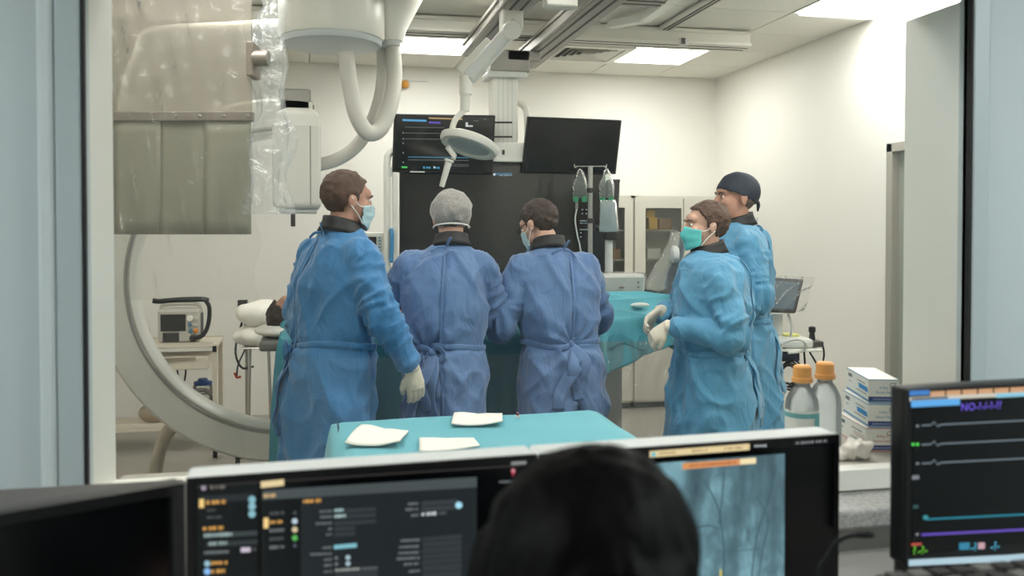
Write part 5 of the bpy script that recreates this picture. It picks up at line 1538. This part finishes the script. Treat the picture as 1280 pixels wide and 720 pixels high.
def hand(mb, w, d, n, side, k=1.0, curl=.5):
    """hand at wrist w, along d, palm facing n; side = thumb direction sign; closed shapes to be united"""
    d = Vector(d).normalized(); n = Vector(n); n = (n - d * n.dot(d)).normalized()
    s = d.cross(n) * side
    mb.tube([w - d * .02, w + d * .03, w + d * .065, w + d * .092], [.027 * k, .034 * k, .038 * k, .033 * k], 14, flat=.52, up=n)
    for i, (off, L, r) in enumerate(((.030, .074, .0095), (.010, .082, .0098), (-.010, .076, .0095), (-.029, .060, .0085))):
        b = w + d * .088 + s * off
        a1, a2, a3 = curl * .5, curl * 1.25, curl * 1.9
        p = [b - d * .015, b]
        for ang, l in ((a1, .45), (a2, .32), (a3, .23)):
            p.append(p[-1] + (d * math.cos(ang) + n * math.sin(ang)) * L * l)
        mb.tube(p, [r * k * 1.08, r * k * 1.1, r * k, r * k * .92, r * k * .72], 10)
    b = w + d * .03 + s * .03
    p = [b - s * .012, b + s * .012 + d * .02 + n * .006, b + s * .022 + d * .048 + n * .018, b + s * .02 + d * .074 + n * .03]
    mb.tube(p, [.014 * k, .0135 * k, .0115 * k, .0085 * k], 10)

def head_matrix(neck, yaw, pitch, roll=0):
    """head origin sits .135 above the neck joint; yaw + turns left"""
    return Matrix.Translation(neck) @ Matrix.Rotation(R(yaw), 4, 'Z') @ Matrix.Rotation(R(pitch), 4, 'X') @ Matrix.Rotation(R(roll), 4, 'Y') @ Matrix.Translation((0, .022, .135))

def add_head(mb, HM):
    s = len(mb.v)
    mb.ell((0, -.018, .03), (.075, .098, .087))
    mb.ell((0, .03, -.035), (.063, .064, .083))
    mb.ell((0, .02, -.075), (.052, .06, .036))
    mb.ell((0, .064, -.1), (.028, .026, .022))
    mb.ell((0, .066, .03), (.052, .03, .03))
    mb.ell((0, .083, .016), (.043, .012, .009))
    mb.tube([(0, .086, .012), (0, .1, -.012), (0, .113, -.032), (0, .102, -.043)], [.008, .011, .0145, .011], 10)
    for sx in (-1, 1):
        mb.ell((sx * .012, .1, -.037), (.009, .011, .008), nu=10, nv=8)
        mb.ell((sx * .04, .07, -.025), (.022, .02, .02))
        Me = Matrix.Rotation(R(-14 * sx), 3, 'Z') @ Matrix.Rotation(R(-10), 3, 'X')
        mb.ell((sx * .08, -.012, -.012), (.009, .019, .031), Me, 12, 10)
        mb.ell((sx * .082, -.02, -.002), (.009, .014, .024), Me, 12, 10)
    mb.ell((0, .094, -.064), (.023, .011, .007)); mb.ell((0, .092, -.075), (.021, .011, .008))
    mb.tube([(0, -.012, -.17), (0, -.018, -.12), (0, -.018, -.07), (0, -.012, -.01)], [.064, .058, .058, .055], 18)
    mb.xf(HM, s)

def shell(HM, c, r, keep, amp=.0, fs=40, seed=0, nu=72, nv=52, bottom=True):
    """cap-like open shell about the head: ellipsoid faces where keep(p) holds"""
    rows = []
    for i in range(nv + 1):
        th = -PI / 2 + PI * i / nv
        rows.append([(c[0] + r[0] * math.cos(th) * math.cos(2 * PI * k / nu), c[1] + r[1] * math.cos(th) * math.sin(2 * PI * k / nu), c[2] + r[2] * math.sin(th)) for k in range(nu)])
    V = np.array([p for rw in rows for p in rw])
    cc = np.array(c)
    N = V - cc; N /= np.linalg.norm(N, axis=1)[:, None] + 1e-9
    if amp:
        V = V + N * ((vnoise(V * fs, seed) - .5) * 2 * amp)[:, None]
    F = []
    kp = [keep(p) for p in V]
    for i in range(nv):
        for k in range(nu):
            f = (i * nu + k, i * nu + (k + 1) % nu, (i + 1) * nu + (k + 1) % nu, (i + 1) * nu + k)
            if sum(kp[j] for j in f) >= 3: F.append(f)
    used = sorted({j for f in F for j in f}); mp = {j: q for q, j in enumerate(used)}
    mb = MB()
    mb.add([HM @ Vector(V[j]) for j in used], [tuple(mp[j] for j in f) for f in F])
    return mb

def hair_keep(p):
    x, y, z = p
    if y > .055: return z > .078 - .15 * max(0, abs(x) - .04)
    if y > .018: return z > .078 - (.055 - y) * 1.6
    if y > -.002: return z > -.012
    if y > -.035: return z > .012 if abs(x) > .06 else z > -.02
    return z > -.062 - .15 * max(0, -.06 - y)

GOWN_RINGS = [  # z, cy, rx, ry at H = 1.75
    (.30, .0, .238, .205), (.45, .0, .234, .200), (.70, .0, .227, .190), (.88, .0, .216, .178), (.99, .0, .198, .160), (1.06, .0, .196, .153),
    (1.16, .0, .206, .156), (1.28, .0, .212, .155), (1.34, .0, .206, .148), (1.40, .0, .184, .130), (1.445, .0, .142, .108), (1.49, .0, .096, .088), (1.51, .0, .080, .078)]

def crease(p, seed, w):
    """thin raised creases along the level lines of a noise"""
    q = p + 1.1 * np.c_[vnoise(p * .55 + 11, seed + 40), vnoise(p * .55 + 23, seed + 41), vnoise(p * .55 + 37, seed + 42)]
    return (1 - np.abs(2 * vnoise(q, seed) - 1)) ** w

def person(label, px, top, d, face, arms, head=(0, 0), lean=0.0, gown=None, hair=None, skin=None, collar=True, gloves=True,
           headwear='hair', mask=None, glasses=False, flap=None, belt=True, knot=None, wide=1.0, body_yaw_fold=0, neckties=True, seed=1, H=None, hips=0.0, bow=True, ndx=0.0):
    """standing gowned person; px = head pixel column, top = pixel row of the crown, d = depth"""
    hp = P(px, top, d)
    H = H or hp.z
    k = H / 1.75
    rot = R(face - 90)
    fdir = Vector((math.cos(R(face)), math.sin(R(face)), 0))
    foot = Vector((hp.x, hp.y, 0)) - fdir * (lean + .02) * k
    t = thing('person', label, 'person', foot, rot)
    K = Matrix.Scale(k, 4)
    skin = skin or m_skin; gown = gown or m_gownA
    def ly(z):                              # forward offset of the spine at height z
        return lean * max(0, min(1.25, (z - .9) / .6)) ** 1.3 if z > .9 else 0.0
    neck = Vector((ndx, ly(1.5) - .0, 1.495))
    HM = head_matrix(neck, *head)
    sh = {'L': Vector((-.166 + ndx * .4, ly(1.4), 1.385)), 'R': Vector((.166 + ndx * .4, ly(1.4), 1.385))}
    # --- body: one continuous surface
    mb = MB()
    rs = []
    for z, cy, rx, ry in [(.86, 0, .13, .1), (.95, 0, .155, .11), (1.06, 0, .145, .1), (1.2, 0, .155, .1), (1.33, 0, .165, .1), (1.42, 0, .14, .08), (1.47, 0, .075, .065), (1.53, 0, .055, .055)]:
        rs.append([(ndx * max(0, (z - 1.3) / .2) + rx * math.cos(2 * PI * q / 24), ly(z) + ry * math.sin(2 * PI * q / 24), z) for q in range(24)])
    mb.rings(rs)
    for sx in (-1, 1):
        mb.tube([(sx * .085, 0, .92), (sx * .09, 0, .72), (sx * .09, .01, .5), (sx * .09, -.01, .32), (sx * .09, -.01, .09)], [.088, .08, .056, .052, .036], 14)
        mb.ell((sx * .095, .055, .04), (.042, .12, .038))
    hands = {}
    for sd in 'LR':
        e, w, hd, hn, curl = arms[sd]
        e, w = Vector(e), Vector(w)
        s_ = sh[sd]
        mb.tube([s_ * .92 + Vector((0, 0, .02)), s_, s_.lerp(e, .5), e, e.lerp(w, .4), w], [.05, .052, .046, .039, .037, .025], 14)
        # thumb side: sign of s = d x n
        side = 1 if sd == 'R' else -1
        hands[sd] = (w, hd, hn, -side, curl)
        hand(mb, w, Vector(hd), hn, -side, .93 if gloves else 1.0, curl)
    add_head(mb, HM)
    mb.xf(K)
    me = remesh(mb, .0055, 3)
    o = link_mesh('body', me, skin, t)
    # --- face details
    eyes = MB(); iris = MB(); brow = MB()
    for sx in (-1, 1):
        eyes.ell(HM @ Vector((sx * .031, .081, .0)), (.0105, .0085, .0075), nu=12, nv=8)
        iris.ell(HM @ Vector((sx * .0315, .0872, .0)), (.0055, .0035, .0055), nu=10, nv=6)
        brow.tube([HM @ Vector(p) for p in ((sx * .014, .098, .018), (sx * .032, .094, .0235), (sx * .05, .08, .019))], [.0035, .0045, .002], 8)
    for nm, q, m in (('eyes', eyes, m_eye), ('irises', iris, m_iris), ('eyebrows', brow, hair or m_hair)):
        q.xf(K).build(nm, m, t, world=False, smooth=True)
    # --- hair and headwear
    hair = hair or m_hair
    if headwear == 'hair':
        mbh = shell(HM, (0, -.02, .028), (.086, .109, .1), hair_keep, .006, 60, seed)
        mbh.xf(K).build('hair', hair, t, world=False, smooth=True, solid=.012, off=-1)
    elif headwear == 'net':
        shell(HM, (0, -.02, .028), (.082, .105, .097), hair_keep, .004, 60, seed).xf(K).build('hair', hair, t, world=False, smooth=True, solid=.008, off=-1)
        kp = lambda p: p[2] > -.052 + .9 * max(0, p[1]) 
        shell(HM, (0, -.024, .032), (.101, .121, .104), kp, .006, 34, seed, 96, 64).xf(K).build('bouffant_cap', m_net, t, world=False, smooth=True)
        el = []
        for q in range(48):
            a = 2 * PI * q / 48
            y = -.024 + .117 * math.sin(a) * .93
            el.append(HM @ Vector((.101 * .82 * math.cos(a) * 1.06, y, -.05 + .9 * max(0, y))))
        MB().tube(el, .0035, 8, closed=True).xf(K).build('elastic_band', mat('white elastic', rgb(222, 218, 212), .8), t, world=False, smooth=True)
    elif headwear == 'cap':
        kp = lambda p: p[2] > .012 + .33 * p[1] + .0
        shell(HM, (0, -.02, .034), (.088, .113, .098), kp, .005, 22, seed, 84, 60).xf(K).build('surgical_cap', m_cap, t, world=False, smooth=True, solid=.004, off=1)
        shell(HM, (0, -.02, .028), (.081, .104, .096), lambda p: hair_keep(p) and p[2] < .03 and p[1] < 0, .003, 60, seed).xf(K).build('hair', mat('grey stubble hair', rgb(120, 104, 94), .7), t, world=False, smooth=True, solid=.004, off=-1)
        MB().tube([HM @ Vector(p) for p in ((0, -.132, -.01), (.012, -.142, -.03), (.005, -.136, -.06))], [.009, .01, .004], 8).xf(K).build('cap_tie', m_cap, t, world=False, smooth=True)
    # --- mask
    if mask:
        rows = []
        for i in range(15):
            v = i / 14
            row = []
            for q in range(25):
                u = -1 + 2 * q / 24
                a = u * R(80)
                zt, zb = -.006 - .02 * abs(u), -.128 + .03 * abs(u) ** 1.5
                nose = .016 * math.exp(-((v - .32) / .2) ** 2) * math.exp(-(u / .25) ** 2)
                y = .026 + (.083 - .012 * (v - .35) ** 2 * 4) * math.cos(a) + nose + .0022 * math.sin(v * 5 * PI)
                x = .0745 * math.sin(a) * (1 - .12 * v)
                row.append(HM @ Vector((x, y, zt + (zb - zt) * v)))
            rows.append(row)
        mo = MB().grid(rows).xf(K).build('face_mask', mask, t, world=False, smooth=True, solid=.003, off=0)
        for sx in (-1, 1):
            lp = MB()
            for z0 in (-.03, -.1):
                lp.tube(spline([HM @ Vector(p) for p in ((sx * .0725, .04, z0), (sx * .082, .015, z0 * .6 - .006), (sx * .09, -.022, -.012 + (.02 if z0 > -.05 else -.016)))], 6), .0022, 6)
            lp.xf(K).build('ear_loop', mat('white ear loop', rgb(232, 234, 230), .7), mo, world=False, smooth=True)
    if glasses:
        g = MB()
        for sx in (-1, 1):
            g.tube([HM @ Vector((sx * .034 + .024 * math.cos(a), .108, .0 + .019 * math.sin(a))) for a in [2 * PI * q / 20 for q in range(20)]], .0018, 6, closed=True)
            g.tube([HM @ Vector(p) for p in ((sx * .058, .107, .006), (sx * .074, .07, .006), (sx * .083, -.01, .012))], .0018, 6)
        g.tube([HM @ Vector((-.01, .11, .004)), HM @ Vector((.01, .11, .004))], .0018, 6)
        g.xf(K).build('spectacles', m_black, t, world=False, smooth=True)
    # --- gown
    mb = MB()
    rs = []
    for z, cy, rx, ry in GOWN_RINGS:
        f = wide if z < 1.45 else 1.0
        ring = []
        for q in range(40):
            a = 2 * PI * q / 40
            ca, sa = math.cos(a), math.sin(a)
            ex = .82
            ring.append((ndx * max(0, (z - 1.3) / .2) + rx * f * math.copysign(abs(ca) ** ex, ca), ly(z) + hips * (1 if z < 1.1 else 0) + ry * f * math.copysign(abs(sa) ** ex, sa), z))
        rs.append(ring)
    mb.rings(rs)
    segs = []
    for sd in 'LR':
        e, w = Vector(arms[sd][0]), Vector(arms[sd][1])
        s_ = sh[sd]
        w2 = w + (e - w).normalized() * .012
        path = spline([s_ * Vector((.55, 1, 1)).x if False else Vector((s_.x * .5, s_.y, s_.z - .01)), s_, s_.lerp(e, .5), e, e.lerp(w2, .5), w2], 4)
        n_ = len(path)
        rr = np.interp(np.linspace(0, 1, n_), [0, .2, .4, .6, .8, .93, 1], [.07, .079, .075, .069, .061, .052, .041])
        mb.tube(path, [float(x) for x in rr], 20)
        segs.append((np.array(s_), np.array(e), np.array(w2)))
    mb.xf(K)
    me = remesh(mb, .009, 10, .5)
    V = coords(me) / k; N = normals(me)
    # fold displacement
    zz = V[:, 2]
    low = np.clip((1.0 - zz) / .3, 0, 1)
    xd, yd = V[:, 0] + .55 * zz, V[:, 1] - .4 * zz
    xe, ye = V[:, 0] - .6 * zz, V[:, 1] + .5 * zz
    D = (vnoise(V * [8, 8, .8] + seed * 3.1, seed) - .5) * (.016 + .04 * low)
    D += (vnoise(V * [5, 5, 3] + seed * 1.7, seed + 20) - .5) * .018
    D += (crease(V * [7, 7, 1.6] + seed, seed + 1, 2.0) - .4) * .014
    D += (crease(np.c_[xd * 9, yd * 9, zz * 2.5] + seed, seed + 5, 2.5) - .4) * .018
    D += (crease(np.c_[xe * 9, ye * 9, zz * 2.5] + seed, seed + 6, 2.5) - .4) * .016
    D += (crease(V * [17, 17, 11] + seed, seed + 9, 2.0) - .4) * .005
    # sleeve creases
    for (a, b, c) in segs:
        for (p, q, tt0) in ((a, b, 0), (b, c, 1)):
            dv = q - p; L = np.linalg.norm(dv)
            tpar = np.clip(((V - p) @ dv) / (L * L), 0, 1)
            dist = np.linalg.norm(V - (p + tpar[:, None] * dv), axis=1)
            on = np.clip((.095 - dist) / .02, 0, 1) * (np.abs(V[:, 0]) > .13)
            s_ = (tpar + tt0) * 6
            ang = np.arctan2(V[:, 1] - p[1], V[:, 0] - p[0])
            w_ = crease(np.c_[s_ * 1.0 + ang * .8, ang * 1.1, s_ * .5] + 7 + seed, seed + 2, 2.2)
            bend = np.exp(-((tpar + tt0 - 1) / .35) ** 2)
            D = D * (1 - on * .45) + on * (w_ - .4) * (.014 + .014 * bend)
    # waist cinch with creases running to the knot
    if knot:
        kx, kyy, kz_ = knot
        back = np.clip((-V[:, 1] + ly(1.0) + .02) / .05, 0, 1) if kyy < 0 else np.clip((V[:, 1]) / .05, 0, 1)
        dx, dz = V[:, 0] - kx, zz - kz_
        r_ = np.hypot(dx, dz) + 1e-6
        th = np.arctan2(dz, dx)
        D += back * np.exp(-r_ / .14) * .012 * np.sin(th * 11 + 3 * vnoise(V * 6, 3))
        D -= back * .02 * np.exp(-(r_ / .06) ** 2)
    if belt:
        D -= .012 * np.exp(-((zz - 1.02) / .035) ** 2) * (np.abs(V[:, 0]) < .26)
    if flap:
        fx, side = flap
        edge = fx + .02 * np.sin(zz * 4.2) + (zz - 1.0) * .03
        st = np.clip(((V[:, 0] - edge) * side) / .012, 0, 1)
        bk = np.clip((-(V[:, 1] - lean * np.clip((zz - .9) / .6, 0, 1)) - .02) / .04, 0, 1)
        D += .013 * st * bk * (zz < 1.49)
        D -= .008 * np.exp(-((V[:, 0] - edge) * side / .012 + .6) ** 2) * bk
    top_f = np.clip((1.5 - zz) / .05, .15, 1)
    V2 = V + N * (D * top_f)[:, None]
    V2 *= k
    set_coords(me, V2)
    # open the hem
    bm = bmesh.new(); bm.from_mesh(me)
    kill = [f for f in bm.faces if f.calc_center_median().z < .35 * k and f.normal.z < -.7]
    bmesh.ops.delete(bm, geom=kill, context='FACES'); bm.to_mesh(me)
    bvh = BVHTree.FromBMesh(bm); bm.free()
    go = link_mesh('gown', me, gown, t)
    # --- belt, ties, flap edge
    m_tie = gown
    cen = lambda z: Vector((0, ly(z) + (hips if z < 1.1 else 0), z))
    def on_gown(ang, z, off=.004):
        c = cen(z) * k
        dr = Vector((math.cos(ang), math.sin(ang), 0))
        best = None
        o_ = c + dr * .75
        h = bvh.ray_cast(o_, -dr)
        if h[0] is None: return c + dr * .2 * k
        p = h[0]
        lim = .29 * k * wide
        if (p - c).length > lim: p = c + dr * .21 * k * wide
        return p + dr * off
    if belt:
        bl = []
        for q in range(72):
            a = 2 * PI * q / 72
            bl.append(on_gown(a, 1.02 + .012 * math.sin(a * 2 + seed)))
        sm = [(bl[i - 1] + bl[i] * 2 + bl[(i + 1) % 72]) / 4 for i in range(72)]
        MB().tube(sm, .0045, 10, closed=True, flat=3.2, up=(0, 0, 1)).build('belt', m_tie, t, world=False, smooth=True)
        # flatten handled by tube profile: thin ribbon
    if knot and bow:
        kx, kyy, kz_ = knot
        a0 = math.atan2(kyy - ly(kz_), kx)
        c0 = on_gown(a0, kz_, .014)
        outd = Vector((math.cos(a0), math.sin(a0), 0)); tang = Vector((-outd.y, outd.x, 0))
        kb = MB().ell(c0, (.018, .018, .02))
        kb.build('knot', m_tie, t, world=False, smooth=True)
        rr = random.Random(seed)
        for j, (sx, L, w) in enumerate(((-.05, .30, .03), (.035, .36, .032), (-.01, .26, .026))):
            pts = [c0 + Vector((0, 0, 0))]
            for q in range(1, 7):
                v = q / 6
                p = c0 + tang * (sx * v + .012 * math.sin(v * 6 + j)) - Vector((0, 0, L * v * k))
                pr = on_gown(math.atan2(p.y - cen(p.z / k).y * k, p.x), max(.32, p.z / k), .012)
                pts.append(Vector((p.x * .0 + pr.x, pr.y, p.z)) if True else p)
            MB().tube(spline(pts, 4), [w * (.5 + .5 * min(1, i / 5)) for i in range(25)], 10, flat=.16, up=outd).build('tie_end', m_tie, t, world=False, smooth=True)
        for sx, L in ((-1, .085), (1, .06)):
            lp = [c0, c0 + tang * sx * L * .5 + Vector((0, 0, .025)) + outd * .012, c0 + tang * sx * L + Vector((0, 0, .0)) + outd * .014, c0 + tang * sx * L * .6 - Vector((0, 0, .035)) + outd * .012, c0]
            MB().tube(spline(lp, 6), .013, 10, flat=.2, up=outd).build('bow_loop', m_tie, t, world=False, smooth=True)
    if flap:
        fx, side = flap
        pts = []
        for q in range(32):
            z = 1.47 - (1.47 - .36) * q / 31
            x = fx + .02 * math.sin(z * 4.2) + (z - 1.0) * .03
            h = bvh.ray_cast(Vector((x * k, -.9, z * k)), Vector((0, 1, 0)))
            if h[0] is not None: pts.append(h[0] + Vector((0, -.003, 0)))
        pts = [pts[0]] + [(pts[i - 1] + pts[i] + pts[i + 1]) / 3 for i in range(1, len(pts) - 1)] + [pts[-1]]
        MB().tube(pts, .009, 8, flat=.25, up=(0, -1, 0)).build('flap_edge', m_tie, t, world=False, smooth=True)
    if neckties:
        c0 = Vector((.01, ly(1.47) - .09, 1.485)) * k
        for j, (ex_, ez_) in enumerate(((-.07, -.02), (.06, -.05), (.02, .045))):
            MB().tube(spline([c0, c0 + Vector((ex_ * .5, -.02, ez_ * .4 + .01)), c0 + Vector((ex_, -.028, ez_))], 5), .006, 8, flat=.25, up=(0, -1, 0)).build('neck_tie', m_tie, t, world=False, smooth=True)
    # --- collar
    if collar:
        rs = []
        for v, r0 in ((0, .104), (.35, .092), (.75, .082), (1, .08), (1, .072), (.5, .074), (0, .085)):
            ring = []
            for q in range(36):
                a = 2 * PI * q / 36
                z = 1.478 + .062 * v - .022 * math.sin(a)
                ring.append(Vector((ndx + r0 * math.cos(a), ly(1.5) + .002 + r0 * 1.02 * math.sin(a), z)))
            rs.append(ring)
        MB().rings(rs, closed=True).xf(K).build('thyroid_collar', m_collar, t, world=False, smooth=True)
    # --- gloves
    for sd in 'LR':
        w, hd, hn, side, curl = hands[sd]
        if gloves:
            g = MB()
            hand(g, w, Vector(hd), hn, side, 1.12, curl)
            d_ = Vector(hd).normalized(); e = Vector(arms[sd][0])
            back = (e - w).normalized()
            g.tube([w + d_ * .01, w + back * .02, w + back * .05], [.033, .035, .038], 14)
            g.xf(K)
            link_mesh('glove', remesh(g, .004, 2), m_glove, t)
    # --- trousers and shoes under the gown
    for sx in (-1, 1):
        MB().tube([(sx * .088, 0, .9), (sx * .09, 0, .5), (sx * .092, -.01, .07)], [.1, .085, .07], 16).xf(K).build('trouser_leg', m_trous, t, world=False, smooth=True)
        mbs = MB().ell((sx * .095, .05, .045), (.052, .14, .05)).box((sx * .095 - .048, -.08, .0), (sx * .095 + .048, .17, .02)).xf(K)
        mbs.build('shoe', m_shoe, t, world=False, smooth=True)
    return t

if True:
    # local frame: x right, y forward, z up at H = 1.75
    person('person in azure-lit gown and pale blue mask with gloved arm hanging down', 432, 214, 3.87, 30,
           {'L': ((-.225, -.01, 1.13), (-.235, .07, .9), (.02, .15, -1), (1, .1, 0), .5), 'R': ((.262, .07, 1.15), (.30, .2, .925), (.02, .2, -1), (-.9, .25, .1), .55)},
           head=(-10, -4), lean=.05, gown=m_gownC, hair=m_hair2, mask=m_mask, flap=(-.06, -1), knot=(-.13, -.2, 1.0), seed=3, skin=m_skin2, wide=.93)
    person('person in white bouffant cap and periwinkle gown, back turned, reaching to the table', 553, 240, 4.18, 86,
           {'L': ((-.315, .12, 1.15), (-.27, .36, 1.05), (.2, 1, -.1), (.3, 0, -1), .5), 'R': ((.27, .13, 1.14), (.15, .36, 1.03), (-.4, 1, -.1), (-.3, 0, -1), .5)},
           head=(-2, -10), lean=.07, gown=m_gownB, headwear='net', flap=(-.005, 1), knot=(-.1, -.2, 1.0), seed=5, wide=.96, ndx=.042)
    person('person in periwinkle gown and spectacles, head bowed, bow tied at waist', 691, 247, 4.4, 97,
           {'L': ((-.30, .06, 1.10), (-.2, .3, 1.06), (.4, 1, -.05), (.3, 0, -1), .5), 'R': ((.27, .14, 1.12), (.16, .36, 1.02), (-.4, 1, -.1), (-.3, 0, -1), .5)},
           head=(30, -22), lean=.10, gown=m_gownB, hair=m_hair, mask=m_mask, glasses=True, flap=(.04, 1), knot=(.01, -.2, 1.02), seed=9, wide=.95, ndx=-.03)
    person('person in mint green mask and sky blue gown standing in profile', 880, 252, 4.2, 168,
           {'L': ((-.25, -.05, 1.10), (-.16, .25, 1.145), (.3, .75, -.7), (.7, -.5, -.6), 1.0), 'R': ((.24, .02, 1.14), (.06, .25, 1.2), (-.3, .8, -.6), (-.5, -.5, -.6), 1.0)},
           head=(8, 2), lean=.02, gown=m_gownA, hair=m_hair2, mask=m_maskg, knot=(-.08, -.2, 1.0), flap=(-.1, 1), seed=12, wide=1.1)
    person('person in navy cap and sky blue gown without a mask', 917, 219, 4.78, 172,
           {'L': ((-.235, -.02, 1.13), (-.17, .14, 1.05), (.3, 1, -.1), (.6, 0, -1), .6), 'R': ((.24, .03, 1.13), (.14, .2, 1.05), (-.3, 1, -.1), (-.5, 0, -1), .6)},
           head=(8, 3), lean=.0, gown=m_gownA, headwear='cap', knot=(-.1, -.2, 1.0), flap=(-.06, 1), seed=17, wide=1.1, skin=m_skin2)
# ------------------------------------------------------------------ seated operator in the foreground
c = P(718, 568, .95)
SH = c.z                                                  # crown height
t = thing('person', 'seated person with long black hair seen from behind before desk monitors', 'person', (c.x, c.y - .03, 0))
neck = Vector((0, 0, SH - .25))
HM = head_matrix(neck, -50, -6)
mb = MB()
zc = SH - .27
rs = []
for z, rx, ry in ((.46, .19, .13), (.55, .18, .13), (.7, .15, .1), (zc - .1, .17, .1), (zc - .02, .13, .08), (zc + .02, .07, .06), (zc + .06, .052, .052)):
    rs.append([(rx * math.cos(2 * PI * q / 24), ry * math.sin(2 * PI * q / 24), z) for q in range(24)])
mb.rings(rs)
for sx in (-1, 1):
    mb.tube([(sx * .15, 0, zc - .06), (sx * .22, .06, .82), (sx * .17, .22, .775)], [.048, .042, .028], 12)
    hand(mb, Vector((sx * .17, .22, .775)), Vector((-sx * .1, 1, -.02)), (0, 0, -1), -sx, 1.0, .35)
    mb.tube([(sx * .09, 0, .5), (sx * .1, .25, .5), (sx * .1, .42, .47), (sx * .1, .43, .28), (sx * .1, .42, .09)], [.09, .08, .06, .05, .036], 12)
    mb.ell((sx * .1, .48, .04), (.042, .12, .038))
add_head(mb, HM)
link_mesh('body', remesh(mb, .006, 3), m_skin, t)
m_black_hair = mat('black hair', rgb(6, 5, 5), .55, var=.3, vscale=60, stretch=(4, 4, .5), bump=.12, bscale=90, spec=.1)
mh = MB()
mh.ell((0, -.02, .022), (.106, .122, .106))
sM = []
for z, rx, ry, cy in ((.03, .113, .11, -.03), (-.04, .128, .108, -.04), (-.1, .138, .102, -.045), (-.2, .15, .09, -.055), (-.32, .14, .07, -.06), (-.4, .12, .05, -.06)):
    sM.append([(rx * math.cos(2 * PI * q / 28), cy + ry * math.sin(2 * PI * q / 28), z) for q in range(28)])
mh.rings(sM)
mh.xf(Matrix.Translation((0, 0, 0)) @ HM)
me = remesh(mh, .007, 4)
V = coords(me); N_ = normals(me)
V += N_ * ((np.abs(vnoise(V * [60, 60, 6], 4) - .5)) * .012)[:, None]
set_coords(me, V)
bm = bmesh.new(); bm.from_mesh(me)
inv = HM.inverted()
kill = []
for f in bm.faces:
    p = inv @ f.calc_center_median()
    if (p.y > .035 and p.z < .075 and abs(p.x) < .072) or (p.y > .012 and p.z < -.01): kill.append(f)
bmesh.ops.delete(bm, geom=kill, context='FACES'); bm.to_mesh(me); bm.free()
link_mesh('hair', me, m_black_hair, t)
# dark top and trousers
mg = MB(); rs = []
for z, rx, ry in ((.5, .21, .15), (.6, .195, .145), (.75, .175, .125), (zc - .1, .192, .12), (zc - .03, .165, .1), (zc + .005, .1, .08), (zc + .03, .07, .068)):
    rs.append([(rx * math.cos(2 * PI * q / 24), ry * math.sin(2 * PI * q / 24), z) for q in range(24)])
mg.rings(rs)
for sx in (-1, 1):
    mg.tube([(sx * .12, 0, zc - .05), (sx * .165, 0, zc - .065), (sx * .225, .06, .82), (sx * .175, .2, .78)], [.06, .064, .056, .04], 14)
link_mesh('dark_top', remesh(mg, .01, 4), mat('black cotton top', rgb(24, 24, 27), .8, bump=.2, bscale=30), t)
for sx in (-1, 1):
    MB().tube([(sx * .09, -.05, .5), (sx * .1, .25, .5), (sx * .1, .43, .47), (sx * .1, .435, .28), (sx * .1, .42, .08)], [.11, .095, .075, .065, .055], 14).build('trouser_leg', m_trous, t, world=False, smooth=True)
    MB().ell((sx * .1, .47, .045), (.05, .14, .045)).build('shoe', m_shoe, t, world=False, smooth=True)
q = thing('office_chair', 'black office chair under the seated operator', 'chair', (c.x, c.y - .03, 0))
cx, cy = c.x, c.y - .03
MB().cbox((cx, cy + .04, .39), (.46, .46, .07)).build('seat', m_blackm, q, bevel=.025)
MB().cyl((cx, cy, .09), (cx, cy, .36), .03).build('gas_post', m_black, q)
MB().cbox((cx, cy - .235, .66), (.4, .05, .36)).build('backrest', m_blackm, q, bevel=.02)
MB().beam((cx, cy - .2, .37), (cx, cy - .25, .6), .05, .03).build('back_bar', m_black, q)
for k in range(5):
    a = 2 * PI * k / 5 + .3
    e = (cx + .28 * math.cos(a), cy + .28 * math.sin(a), .075)
    lg = MB().beam((cx, cy, .1), e, .045, .03).build('leg', m_black, q)
    MB().lathe((e[0] - .012, e[1], .03), [(.03, 0), (.03, .024)], 14, ax=(1, 0, 0)).build('caster', m_blackm, lg)

# ------------------------------------------------------------------ patient: head at the table's left end, body under the drape
pc = PY(364, 384, 4.80)
t = thing('person', 'person lying under teal drapes with head at the left table end', 'person', (pc.x, pc.y, PZ_ - .02))
mb = MB()
Ml = Matrix.Translation((pc.x, pc.y, PZ_ + .095)) @ Matrix.Rotation(-PI / 2, 4, 'Z') @ Matrix.Rotation(PI / 2, 4, 'X')
add_head(mb, Ml)
rs = []
for x, ry, rz in ((.13, .06, .055), (.2, .1, .07), (.28, .19, .09), (.5, .17, .1), (.75, .15, .09), (.9, .16, .09), (1.2, .13, .07), (1.6, .1, .05), (1.75, .09, .05)):
    rs.append([(pc.x + x, pc.y + .04 + ry * math.cos(2 * PI * q / 20), PZ_ + .03 + rz * .6 + rz * .6 * math.sin(2 * PI * q / 20)) for q in range(20)])
mb.rings(rs)
me = remesh(mb, .007, 3)
V = coords(me); V -= np.array([pc.x, pc.y, PZ_ - .02]); set_coords(me, V)
link_mesh('body', me, m_skin2, t)
shell(Ml, (0, -.02, .028), (.086, .109, .1), hair_keep, .005, 60, 4).build('hair', m_hair, t, smooth=True, solid=.01, off=-1)
MB().ell((pc.x - .03, pc.y + .02, PZ_ + .01), (.16, .2, .035)).build('pillow', m_bundle, t, smooth=True)
